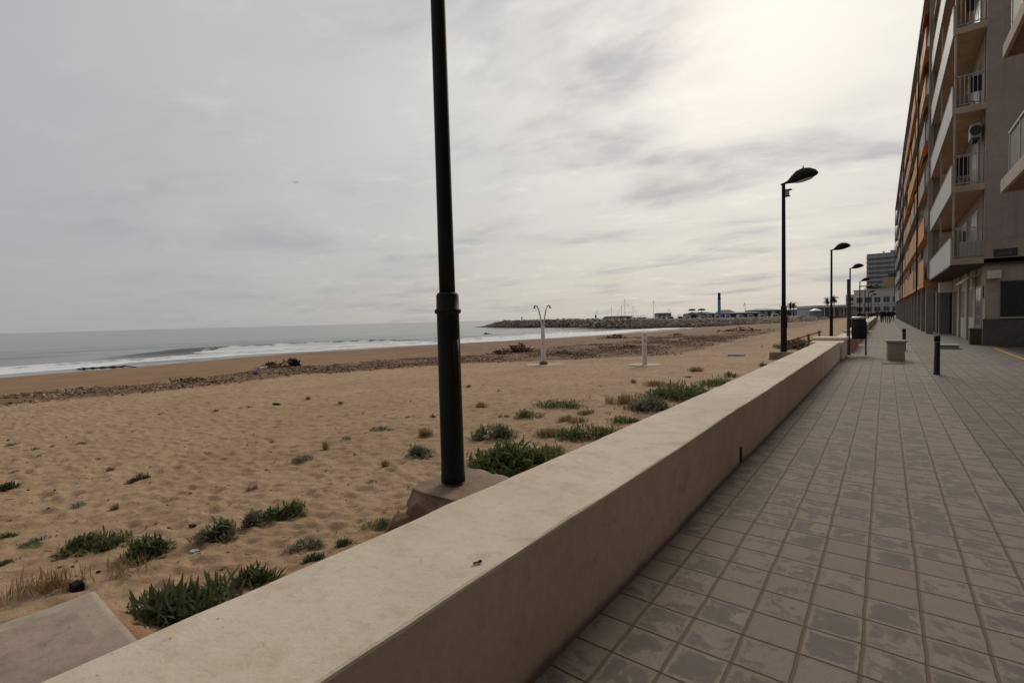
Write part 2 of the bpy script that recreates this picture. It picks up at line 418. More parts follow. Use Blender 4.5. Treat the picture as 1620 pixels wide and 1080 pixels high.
# ------------------------------------------------------------------ land, promenade paving
asph = mat('asphalt', (.075, .07, .065, 1), .9, .25, 1.5, .3)
mb = MB(); g0 = -.03
mb.add([(-1.7, -60, g0), (900, -60, g0), (900, 3000, g0), (-1.7, 3000, g0)], [(0, 1, 2, 3)])
mb.add([(-70, 230, g0), (-1.7, 230, g0), (-1.7, 3000, g0), (-70, 3000, g0)], [(0, 1, 2, 3)])
mb.add([(-70, 230, -6), (-1.7, 230, -6), (-1.7, 230, g0), (-70, 230, g0)], [(0, 1, 2, 3)])
tag(mb.build('ground', asph), kind='structure')
def paving(name, u0, v0, pu, pv, cols, joint_u, joint_v, damp):
    m, t, b = new_mat(name)
    tc = t.new('ShaderNodeTexCoord').outputs['Object']
    sep = t.new('ShaderNodeSeparateXYZ'); t.link(tc, sep.inputs[0])
    wob = t.math('MULTIPLY', t.math('SUBTRACT', t.noise(tc, 3.0, 3, .6), .5), .018)
    u = t.math('DIVIDE', t.math('ADD', t.math('SUBTRACT', sep.outputs[0], u0), wob), pu)
    v = t.math('DIVIDE', t.math('ADD', t.math('SUBTRACT', sep.outputs[1], v0), wob), pv)
    fu = t.math('SUBTRACT', u, t.math('FLOOR', u)); fv = t.math('SUBTRACT', v, t.math('FLOOR', v))
    eu = t.math('MULTIPLY', t.math('MINIMUM', fu, t.math('SUBTRACT', 1.0, fu)), pu)
    ev = t.math('MULTIPLY', t.math('MINIMUM', fv, t.math('SUBTRACT', 1.0, fv)), pv)
    cmb = t.new('ShaderNodeCombineXYZ'); t.link(t.math('FLOOR', u), cmb.inputs[0]); t.link(t.math('FLOOR', v), cmb.inputs[1])
    wn = t.new('ShaderNodeTexWhiteNoise', noise_dimensions='2D'); t.link(cmb.outputs[0], wn.inputs['Vector'])
    rnd = wn.outputs['Value']
    nb = t.noise(tc, .6, 4, .6); nm = t.noise(tc, 7, 6, .68, .4); nf = t.noise(tc, 90, 3, .7)
    base = t.mix(rnd, cols[0], cols[1])
    base = t.mix(t.math('MULTIPLY', t.ramp(nf, .4, .7), .35), base, cols[2])
    # damp patches with hard, irregular edges inside each slab
    off = t.new('ShaderNodeVectorMath', operation='ADD'); t.link(tc, off.inputs[0])
    sc2 = t.new('ShaderNodeVectorMath', operation='SCALE'); t.link(cmb.outputs[0], sc2.inputs[0]); sc2.inputs['Scale'].default_value = 3.7
    t.link(sc2.outputs[0], off.inputs[1])
    nd = t.noise(off.outputs[0], 6.5, 8, .66, .5)
    thr = t.math('ADD', t.math('ADD', t.math('MULTIPLY', t.math('SUBTRACT', rnd, .5), .26), .035), t.math('MULTIPLY', t.math('SUBTRACT', nb, .5), .5))
    dm = t.math('ADD', t.math('MULTIPLY', t.ramp(t.math('ADD', nd, thr), .52, .57), .5), t.math('MULTIPLY', t.ramp(t.math('ADD', nd, thr), .46, .68), .5))
    gr = t.ramp(t.noise(tc, 24, 6, .72, .5), .45, .72)
    base = t.mix(t.math('MULTIPLY', gr, .38), base, cols[2])
    inner = t.ramp(t.math('ADD', t.math('MINIMUM', eu, ev), t.math('MULTIPLY', t.math('SUBTRACT', t.noise(tc, 16, 5, .65), .5), .07)), .012, .034)
    dm = t.math('MULTIPLY', dm, inner)
    base = t.mix(t.math('MULTIPLY', dm, damp), base, cols[3])
    edge = t.ramp(t.math('ADD', t.math('MINIMUM', eu, ev), t.math('MULTIPLY', t.math('SUBTRACT', nm, .5), .05)), .004, .03)
    base = t.mix(t.math('MULTIPLY', t.math('SUBTRACT', 1.0, edge), .22), base, cols[4])
    ju = t.math('SUBTRACT', 1.0, t.ramp(t.math('ADD', eu, t.math('MULTIPLY', t.math('SUBTRACT', nm, .5), .007)), joint_u * .45, joint_u))
    jv = t.math('SUBTRACT', 1.0, t.ramp(t.math('ADD', ev, t.math('MULTIPLY', t.math('SUBTRACT', nm, .5), .005)), joint_v * .45, joint_v))
    c = t.mix(t.math('MULTIPLY', ju, .85), base, cols[4]); c = t.mix(t.math('MULTIPLY', jv, .9), c, cols[5])
    t.link(c, b.inputs['Base Color'])
    t.link(t.math('SUBTRACT', .85, t.math('MULTIPLY', dm, .04)), b.inputs['Roughness']); b.inputs['Specular IOR Level'].default_value = .3
    bp = t.new('ShaderNodeBump'); bp.inputs['Strength'].default_value = .7; bp.inputs['Distance'].default_value = .006
    hh = t.math('SUBTRACT', t.math('MULTIPLY', nm, .5), t.math('MAXIMUM', ju, jv))
    hh = t.math('ADD', hh, t.math('MULTIPLY', rnd, .35))
    t.link(hh, bp.inputs['Height']); t.link(bp.outputs[0], b.inputs['Normal'])
    return m
pav = paving('promenade_paving', -.08, 2.069, .2386, .2455,
             ((.245, .203, .163, 1), (.315, .264, .215, 1), (.170, .137, .108, 1), (.126, .107, .092, 1), (.130, .095, .063, 1), (.058, .043, .031, 1)), .0105, .0072, .85)
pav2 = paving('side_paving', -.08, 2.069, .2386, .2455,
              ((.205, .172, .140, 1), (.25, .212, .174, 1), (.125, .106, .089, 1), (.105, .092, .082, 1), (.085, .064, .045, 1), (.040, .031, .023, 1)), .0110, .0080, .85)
mb = MB(); mb.add([(-1.7, -40, 0), (.86, -40, 0), (.86, 190, 0), (-1.7, 190, 0)], [(0, 1, 2, 3)])
tag(mb.build('promenade', pav), kind='structure')
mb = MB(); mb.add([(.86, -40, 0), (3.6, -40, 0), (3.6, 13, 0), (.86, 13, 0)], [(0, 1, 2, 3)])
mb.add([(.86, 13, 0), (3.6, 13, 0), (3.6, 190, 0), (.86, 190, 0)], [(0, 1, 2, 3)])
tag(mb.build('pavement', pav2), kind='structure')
yel = mat('yellow_road_paint', (.52, .27, .045, 1), .7, .3, 8, .2, dirt=.5)
mb = MB(); mb.add([(3.28, 20.4, .004), (3.40, 20.4, .004), (3.40, 26.4, .004), (3.28, 26.4, .004)], [(0, 1, 2, 3)])
tag(mb.build('road_marking', yel), kind='structure')

# ------------------------------------------------------------------ promenade parapet wall
def plaster(name, a, b_, stain, scale=1.0, foot=False, streak=0.0):
    m, t, b = new_mat(name)
    tc = t.new('ShaderNodeTexCoord').outputs['Object']
    n1 = t.noise(tc, .9 * scale, 6, .62, .5); n2 = t.noise(tc, 7 * scale, 6, .7); n3 = t.noise(tc, 70 * scale, 3, .7)
    c = t.mix(t.ramp(n1, .32, .68), a, b_)
    c = t.mix(t.math('MULTIPLY', t.ramp(n2, .47, .72), .42), c, stain)
    sp = t.new('ShaderNodeTexVoronoi'); t.link(tc, sp.inputs['Vector']); sp.inputs['Scale'].default_value = 15
    c = t.mix(t.math('MULTIPLY', t.math('SUBTRACT', 1.0, t.ramp(sp.outputs['Distance'], .04, .085)), t.ramp(n1, .48, .6)), c, (.10, .07, .045, 1))
    n4 = t.noise(tc, 26 * scale, 5, .7)
    c = t.mix(t.math('MULTIPLY', t.ramp(n4, .52, .72), .32), c, stain)
    bl = t.math('MULTIPLY', t.ramp(t.noise(tc, 2.6 * scale, 6, .6, .4), .56, .72), .5)
    c = t.mix(bl, c, stain)
    if streak:
        mp = t.new('ShaderNodeMapping'); t.link(tc, mp.inputs[0]); mp.inputs['Scale'].default_value = (2.2, 2.2, .09)
        c = t.mix(t.math('MULTIPLY', t.ramp(t.noise(mp.outputs[0], 1.0, 6, .65, .3), .48, .72), streak), c, tuple(v * .6 for v in stain[:3]) + (1,))
    # darker brown band along the foot of the wall
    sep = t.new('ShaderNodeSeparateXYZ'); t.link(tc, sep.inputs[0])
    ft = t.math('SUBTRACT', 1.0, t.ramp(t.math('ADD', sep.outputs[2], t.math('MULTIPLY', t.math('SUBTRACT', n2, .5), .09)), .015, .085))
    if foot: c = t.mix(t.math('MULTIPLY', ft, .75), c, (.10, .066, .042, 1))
    t.link(c, b.inputs['Base Color']); b.inputs['Roughness'].default_value = .88; b.inputs['Specular IOR Level'].default_value = .25
    bp = t.new('ShaderNodeBump'); bp.inputs['Strength'].default_value = .5; bp.inputs['Distance'].default_value = .009
    t.link(t.math('ADD', t.math('ADD', t.math('MULTIPLY', n3, .3), t.math('MULTIPLY', n4, .5)), n2), bp.inputs['Height']); t.link(bp.outputs[0], b.inputs['Normal'])
    return m
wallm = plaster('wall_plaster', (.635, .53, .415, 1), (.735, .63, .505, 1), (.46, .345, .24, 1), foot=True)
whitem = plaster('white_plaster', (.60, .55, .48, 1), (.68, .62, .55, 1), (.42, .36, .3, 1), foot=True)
brickm = plaster('reddish_plaster', (.33, .19, .14, 1), (.40, .25, .19, 1), (.22, .13, .1, 1))
def wall_sweep(name, ys, xi, xo, zt, material, seed, z0=-.9, amp=.004):
    n = len(ys); rng = np.random.default_rng(seed)
    prof = []
    rings = []
    for k, y in enumerate(ys):
        a = xi(y); o = xo(y); w = lambda s_: amp * (2 * float(vnoise(np.array(y * 5.0), np.array(s_ * 9.1), seed)) - 1)
        c1 = .010 + .006 * float(vnoise(np.array(y * 7.), np.array(.5), seed + 3)) + max(0, .02 * (float(vnoise(np.array(y * 11.), np.array(1.5), seed + 4)) - .8))
        ring = [(o + w(1), y, z0), (o + w(2), y, zt - .012 + w(3)), (o + .012 + w(2), y, zt + w(3)), ((a + o) / 2, y, zt + .004 + w(4)),
                (a - c1 + w(5), y, zt + w(6)), (a - .003 + w(5), y, zt - c1 * .35), (a + w(5), y, zt - c1 + w(6)), (a + w(7), y, zt * .5), (a + w(8), y, -.2)]
        rings.append(ring)
    m = len(rings[0]); mb = MB()
    vs = [p for r in rings for p in r]; fs = []
    for k in range(n - 1):
        for j in range(m - 1): fs.append((k * m + j, (k + 1) * m + j, (k + 1) * m + j + 1, k * m + j + 1))
    mb.add(vs, fs, None, False)
    mb.f.append(tuple(range(m))); mb.c.append(None); mb.smooth.append(False)
    mb.f.append(tuple((n - 1) * m + j for j in range(m))[::-1]); mb.c.append(None); mb.smooth.append(False)
    return mb.build(name, material)
XI = lambda y: float(np.interp(y, [-3, 2, 3.5, 5.2, 6.5, 11.5, 18.8], [-1.23, -1.225, -1.205, -1.215, -1.195, -1.18, -1.17]))
XO = lambda y: float(np.interp(y, [-3, .2, 1, 2, 3.3, 8, 18.8], [-1.885, -1.88, -1.862, -1.86, -1.84, -1.80, -1.77]))
w_ys = np.concatenate([np.arange(-3, 6, .08), np.arange(6, 18.85, .2)])
pw = empty('parapet_wall', (0, 0, 0), 'long low cream rendered wall running between the paved promenade and the sand', 'wall')
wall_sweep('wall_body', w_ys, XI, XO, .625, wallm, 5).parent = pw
hole = MB(); dk = mat('dark_void', (.012, .01, .008, 1), .9, .2)
hy = 5.50; hx = XI(hy) + .004
hole.box(hx - .03, hx + .002, hy - .045, hy + .045, .03, .20)
ho = hole.build('drain_hole', dk, pw, bevel=.012)
# wall continues beyond the steps
pil = empty('wall_pillar', (-1.4, 20.3, 0), 'cream wall end block with a projecting cap beside the tall dark post', 'pillar')
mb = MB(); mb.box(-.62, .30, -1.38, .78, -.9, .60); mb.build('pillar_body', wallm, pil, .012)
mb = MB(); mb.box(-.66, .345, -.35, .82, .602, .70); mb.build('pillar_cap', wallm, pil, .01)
mb = MB(); mb.box(-1.62, -1.02, 23.1, 27.8, -.9, .50)
lowb = empty('low_wall', (0, 0, 0), 'short low wall with a reddish face and pale top below the litter bin', 'wall')
mb.build('wall_body', brickm, lowb, .012)
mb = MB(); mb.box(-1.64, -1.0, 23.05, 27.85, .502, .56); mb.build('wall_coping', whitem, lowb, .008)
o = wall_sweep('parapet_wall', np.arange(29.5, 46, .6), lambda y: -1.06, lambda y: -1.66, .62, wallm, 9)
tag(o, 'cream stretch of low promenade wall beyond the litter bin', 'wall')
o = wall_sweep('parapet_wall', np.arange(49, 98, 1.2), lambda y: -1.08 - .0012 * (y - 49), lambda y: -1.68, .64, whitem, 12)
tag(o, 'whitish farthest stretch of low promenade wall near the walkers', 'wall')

# concrete stub / ramp head on the beach side
conc = plaster('rough_concrete', (.30, .235, .175, 1), (.37, .30, .23, 1), (.20, .15, .11, 1))
conc2 = plaster('smooth_concrete', (.36, .30, .24, 1), (.40, .335, .27, 1), (.26, .2, .15, 1))
stub = empty('concrete_ramp', (-2.9, .4, 0), 'worn pinkish concrete ramp head jutting onto the sand from the wall', 'ramp')
pink = plaster('pinkish_concrete', (.31, .225, .175, 1), (.43, .33, .265, 1), (.20, .14, .105, 1), 1.7)
edgem = plaster('worn_edging', (.37, .295, .225, 1), (.45, .365, .285, 1), (.27, .2, .145, 1), 1.5)
def worn_slab(name, x0, x1, y0, y1, zt, material, seed, r=(1, 1, 1, 1)):
    nx = int((x1 - x0) / .02) + 1; ny = int((y1 - y0) / .03) + 1
    xs_ = np.linspace(x0, x1, nx); ys_ = np.linspace(y0, y1, ny)
    def zf(X, Y):
        z = zt + .016 * (fbm(X * 9, Y * 9, seed, 4) - .47)
        for on, dd in zip(r, (X - x0, x1 - X, Y - y0, y1 - Y)):
            if on: z = z - .5 * np.clip(1 - (dd - .010 + .012 * fbm(X * 16, Y * 16, seed + 3, 3)) / .014, 0, 1) ** 2 * (dd < .03)
        return z
    o = grid_mesh(name, xs_, ys_, zf, material); o.parent = stub; return o
mb = MB(); mb.box(-.955, .98, -2.6, .35, -.8, -.014); mb.build('ramp_core', edgem, stub)
worn_slab('ramp_slab', -.86, 1.0, -2.6, .22, .0, pink, 301, (0, 0, 0, 0))
worn_slab('side_edging', -.98, -.86, -2.6, .37, .0, edgem, 301, (1, 0, 0, 1))
worn_slab('end_edging', -.86, 1.0, .22, .37, .0, edgem, 301, (0, 0, 0, 1))

# ------------------------------------------------------------------ street lamps
lampm = mat('lamp_paint', (.010, .011, .011, 1), .6, .3, 5, 0, spec=.22)
greym = mat('grey_housing', (.33, .34, .34, 1), .5, .15, 12)
lensm = glass_mat('lamp_lens', (.55, .55, .52, 1), .25)
def make_lamp(loc, label, base_z=0.0, full=True):
    r = empty('street_lamp', loc, label, 'street lamp', 'street lamps along the promenade wall')
    mb = MB(); mb.lathe([(.122, base_z - .02), (.122, base_z + .05), (.118, base_z + .06), (.112, 1.66), (.112, 1.675), (.128, 1.685), (.134, 1.70), (.128, 1.722), (.114, 1.73), (.112, 1.86), (.100, 1.885), (.084, 1.89)], n=28)
    sl_ = mb.build('lower_sleeve', lampm, r)
    if full:
        mb = MB(); mb.tube([(.108, -.02, .98), (.108, -.02, 1.42)], .034, 10); mb.build('access_door', lampm, sl_)
    mb = MB(); mb.lathe([(.080, 1.86), (.078, 2.4), (.066, 6.86), (.064, 6.90)], n=22); mb.build('pole', lampm, r)
    # luminaire reaching over the promenade
    tilt = math.radians(10)
    sp = []; prof = [(-.10, .050, .045, 0), (.02, .062, .055, 0), (.16, .085, .085, 0), (.32, .16, .21, .02), (.52, .225, .34, .04), (.76, .25, .37, .05), (1.0, .225, .29, .05), (1.17, .15, .17, .03), (1.24, .06, .06, .02)]
    vs = []; fs = []; n = 16
    for (x, wy, hz, up) in prof:
        for k in range(n):
            a = 2 * PI * k / n; zz = math.sin(a) * hz; zz = zz if zz > 0 else zz * .42
            X_, Z_ = x, zz + up * .6
            vs.append((X_ * math.cos(tilt) - Z_ * math.sin(tilt), math.cos(a) * wy, 6.90 + X_ * math.sin(tilt) + Z_ * math.cos(tilt)))
    for i in range(len(prof) - 1):
        for k in range(n): k2 = (k + 1) % n; fs.append((i * n + k, (i + 1) * n + k, (i + 1) * n + k2, i * n + k2))
    fs.append(tuple(range(n))); fs.append(tuple((len(prof) - 1) * n + k for k in range(n))[::-1])
    mb = MB(); mb.add(vs, fs, None, True); hd = mb.build('lamp_head', lampm, r)
    if full:
        mb = MB(); mb.tube([(.70, 0, 7.40), (.70, 0, 7.50)], .025, 8); mb.build('photocell', greym, hd)
        rot = Matrix.Rotation(-tilt, 3, 'Y')
        mb = MB(); mb.ell((.74, 0, 6.93), (.33, .16, .06), 14, 6, rot=rot); mb.build('lens', lensm, hd)
        bx = empty('camera_box', (0, 0, 0), None, None); bx.parent = r
        mb = MB(); mb.box(.07, .20, -.09, .09, 6.40, 6.62); mb.build('housing', greym, bx, .01)
        mb = MB(); mb.box(.05, .30, -.12, .12, 6.622, 6.65); mb.box(.05, .24, -.03, .03, 6.36, 6.398); mb.build('bracket', lampm, bx)
    return r
make_lamp(on_z(717, 757, 0.0), 'nearest black street lamp, thick collared post on a concrete footing beside the cream wall')
make_lamp(on_z(1240, 555, 0.0), 'black street lamp whose whole curved head shows, with a small grey box under the head')
def lamp_by_top(px, py_top, Y, label, base_z):
    r = ray(px, py_top); t = Y / r[1]; X = r[0] * t
    top = 1.6 + r[2] * t
    o = make_lamp((X, Y, top - 6.9), label, base_z=-.4 - (top - 6.9) - 0.3, full=False)
    return o
for (px, py, Y, lb) in ((1315.5, 396, 45.5, 'black street lamp beside the wooden beach steps, third along the wall'),
                        (1345, 425, 66, 'black street lamp rising directly behind the tall dark post'),
                        (1360.5, 445, 91, 'thin dark street lamp in front of the left corner of the grey tower block'),
                        (1368.5, 456, 116, 'thin dark street lamp in front of the white building, next after the tower corner one'),
                        (1374, 462.5, 142, 'tiny dark street lamp against the white building windows, last but one'),
                        (1378.5, 467, 170, 'tiniest and farthest dark street lamp against the white building windows')):
    lamp_by_top(px, py, Y, lb, 0)

# footings
def blob(name, c, r, material, seed, sub=4, amp=.25, flatz=None, cube=.5):
    bm = bmesh.new(); bmesh.ops.create_cube(bm, size=2); bmesh.ops.subdivide_edges(bm, edges=bm.edges[:], cuts=24, use_grid_fill=True)
    rnd = random.Random(seed); o3 = Vector((rnd.random() * 50, rnd.random() * 50, rnd.random() * 50))
    from mathutils import noise as mn
    for v in bm.verts:
        p = v.co.copy(); q = p.normalized() * 1.2; p = p * cube + q * (1 - cube)
        d = mn.noise(p * .9 + o3) * amp + mn.noise(p * 2.3 + o3) * amp * .45 + mn.noise(p * 6 + o3) * amp * .16 + mn.noise(p * 17 + o3) * amp * .09
        p = p * (1 + d)
        v.co = Vector((p.x * r[0], p.y * r[1], p.z * r[2]))
        if flatz is not None and v.co.z > flatz: v.co.z = flatz + (v.co.z - flatz) * .12
    me = bpy.data.meshes.new(name); bm.to_mesh(me); bm.free()
    me.polygons.foreach_set('use_smooth', [True] * len(me.polygons))
    me.materials.append(material); o = bpy.data.objects.new(name, me); COL.objects.link(o); o.location = c
    return o
def boulder(name, c, r, material, seed, cuts=22):
    rnd = random.Random(seed); bm = bmesh.new(); bmesh.ops.create_icosphere(bm, subdivisions=5, radius=1)
    from mathutils import noise as mn
    pl = []
    for _ in range(cuts):
        n = Vector((rnd.gauss(0, 1), rnd.gauss(0, 1), rnd.gauss(0, .9))).normalized(); pl.append((n, rnd.uniform(.62, .92)))
    o3 = Vector((seed * 1.7, seed * .9, seed * 2.3))
    for v in bm.verts:
        p = v.co * 1.05
        for n, d in pl:
            e = p.dot(n) - d
            if e > 0: p = p - n * e * .94
        p = p * (1 + .05 * mn.noise(p * 3 + o3) + .03 * mn.noise(p * 9 + o3) + .015 * mn.noise(p * 24 + o3))
        v.co = Vector((p.x * r[0], p.y * r[1], p.z * r[2]))
    me = bpy.data.meshes.new(name); bm.to_mesh(me); bm.free()
    me.polygons.foreach_set('use_smooth', [True] * len(me.polygons)); me.materials.append(material)
    o = bpy.data.objects.new(name, me); COL.objects.link(o); o.location = c; return o
rockm = plaster('brown_rock', (.155, .098, .062, 1), (.25, .165, .105, 1), (.085, .055, .036, 1), 2.5)
L1 = on_z(717, 757, 0.0)
o = blob('lamp_footing', (L1[0] + .18, L1[1] + .10, -.34), (.54, .48, .34), plaster('footing_concrete', (.22, .155, .105, 1), (.33, .245, .175, 1), (.14, .095, .06, 1), 2.5), 4, amp=.2, flatz=.28, cube=.55)
tag(o, 'rough brown concrete mound under the nearest street lamp', 'footing')
R1 = on_z(672, 800, -.18); o = boulder('rock', (R1[0] + .10, R1[1] - .03, -.37), (.36, .30, .36), rockm, 8)
tag(o, 'angular brown boulder leaning against the footing of the nearest street lamp', 'rock')
R2 = on_z(632, 818, -.25); o = boulder('rock', (R2[0] + .1, R2[1] - .05, -.40), (.26, .22, .28), rockm, 15)
tag(o, 'smaller reddish boulder below the angular one by the cream wall', 'rock')
L2 = on_z(1240, 555, 0.0); o = blob('lamp_footing', (L2[0], L2[1], -.30), (.50, .55, .34), plaster('footing_concrete', (.22, .155, .105, 1), (.33, .245, .175, 1), (.14, .095, .06, 1), 2.5), 6, amp=.16, flatz=.27, cube=.7)
tag(o, 'weathered concrete block under the lamp whose whole head shows', 'footing')

# ------------------------------------------------------------------ plants
leafm = tint_mat('leaf', .85, .12, .3)
def leaf(mb, base, az, el, L, w, bend, col, seg=3):
    d = Vector((math.cos(az) * math.cos(el), math.sin(az) * math.cos(el), math.sin(el)))
    side = Vector((-math.sin(az), math.cos(az), 0)); side = (side + Vector((0, 0, random.uniform(-.5, .5)))).normalized()
    p = Vector(base); vs = []
    for i in range(seg + 1):
        t = i / seg; ww = w * (math.sin(PI * min(t * .85 + .15, 1)) * .9 + .1) * (0.08 if i == seg else 1)
        vs += [p + side * ww * .5, p - side * ww * .5]
        d = (d + Vector((0, 0, -bend / seg))).normalized(); p = p + d * (L / seg)
    mb.add(vs, [(2 * i, 2 * i + 1, 2 * i + 3, 2 * i + 2) for i in range(seg)], col, False)
GREENS = {'dark': ((.085, .108, .045), (.140, .160, .068)), 'green': ((.100, .135, .045), (.170, .200, .075)),
          'grey': ((0.145, 0.16, 0.1), (0.225, 0.235, 0.155)), 'dry': ((0.24, 0.165, 0.085), (0.36, 0.26, 0.14)), 'broad': ((.070, .094, .040), (.130, .150, .068))}
def plant(px, py, wpx, hpx, kind, label, name='dune_plant', cat='plant', off=0.0, dens=1.0, grp='dune plants scattered over the sand'):
    p = on_sand(px, py); dp = depth(p); Wm = wpx * dp / F; Hm = hpx * dp / F
    back = np.array([p[0], p[1]]) / np.hypot(p[0], p[1]); p = p + np.append(back * (Wm * .22 + off), 0); p[2] = float(terr(p[0], p[1]))
    mb = MB(); g = GREENS[kind]; R = Wm * .5
    n = int(np.clip(300 * dens * (wpx / 35.0) ** 1.25, 70, 4200))
    L0 = min({'dark': .30, 'green': .27, 'grey': .30, 'dry': .85, 'broad': .62}[kind] * max(Hm, .08), .30)
    ncl = max(2, int(wpx / 9))
    cl = [(R * .85 * math.sqrt(random.random()), random.random() * 2 * PI, random.uniform(.3, 1.2)) for _ in range(ncl)]
    side = np.array([-back[1], back[0]])
    for _ in range(n):
        cr, ca, chh = random.choice(cl)
        u = cr * math.cos(ca) + random.gauss(0, R * .24); v = (cr * math.sin(ca)) * .6 + random.gauss(0, R * .2)
        rr = min(1, math.hypot(u / R, v / (R * .7)))
        x = side[0] * u + back[0] * v; y = side[1] * u + back[1] * v
        hh = Hm * .82 * chh * (1 - .65 * rr ** 2)
        zz = random.random() ** .8 * hh * .72
        k = random.random(); c = tuple(1.28 * (g[0][i] * (1 - k) + g[1][i] * k) for i in range(3))
        q = random.random()
        if q < .07: c = (.16, .125, .07)
        L = L0 * random.uniform(.6, 1.25)
        wd = {'dark': .24, 'green': .22, 'grey': .20, 'dry': .04, 'broad': .15}[kind] * L
        wd = max(wd, .0009 * dp)
        az = random.random() * 2 * PI; el = random.uniform(.0, 1.4) if kind != 'dry' else random.uniform(.9, 1.55)
        if kind == 'dry': zz *= .15
        leaf(mb, (x, y, zz - .01), az, el, L, wd, random.uniform(.0, .8), c)
        if random.random() < .10 and zz > .05 and kind != 'dry':
            mb.tube([(x * .9, y * .9, -.02), (x, y, zz)], [.006, .003], 4, (.07, .07, .035), False)
    o = mb.build(name, leafm, loc=(p[0], p[1], p[2]))
    tag(o, label, cat, grp if cat == 'plant' else None)
    return o
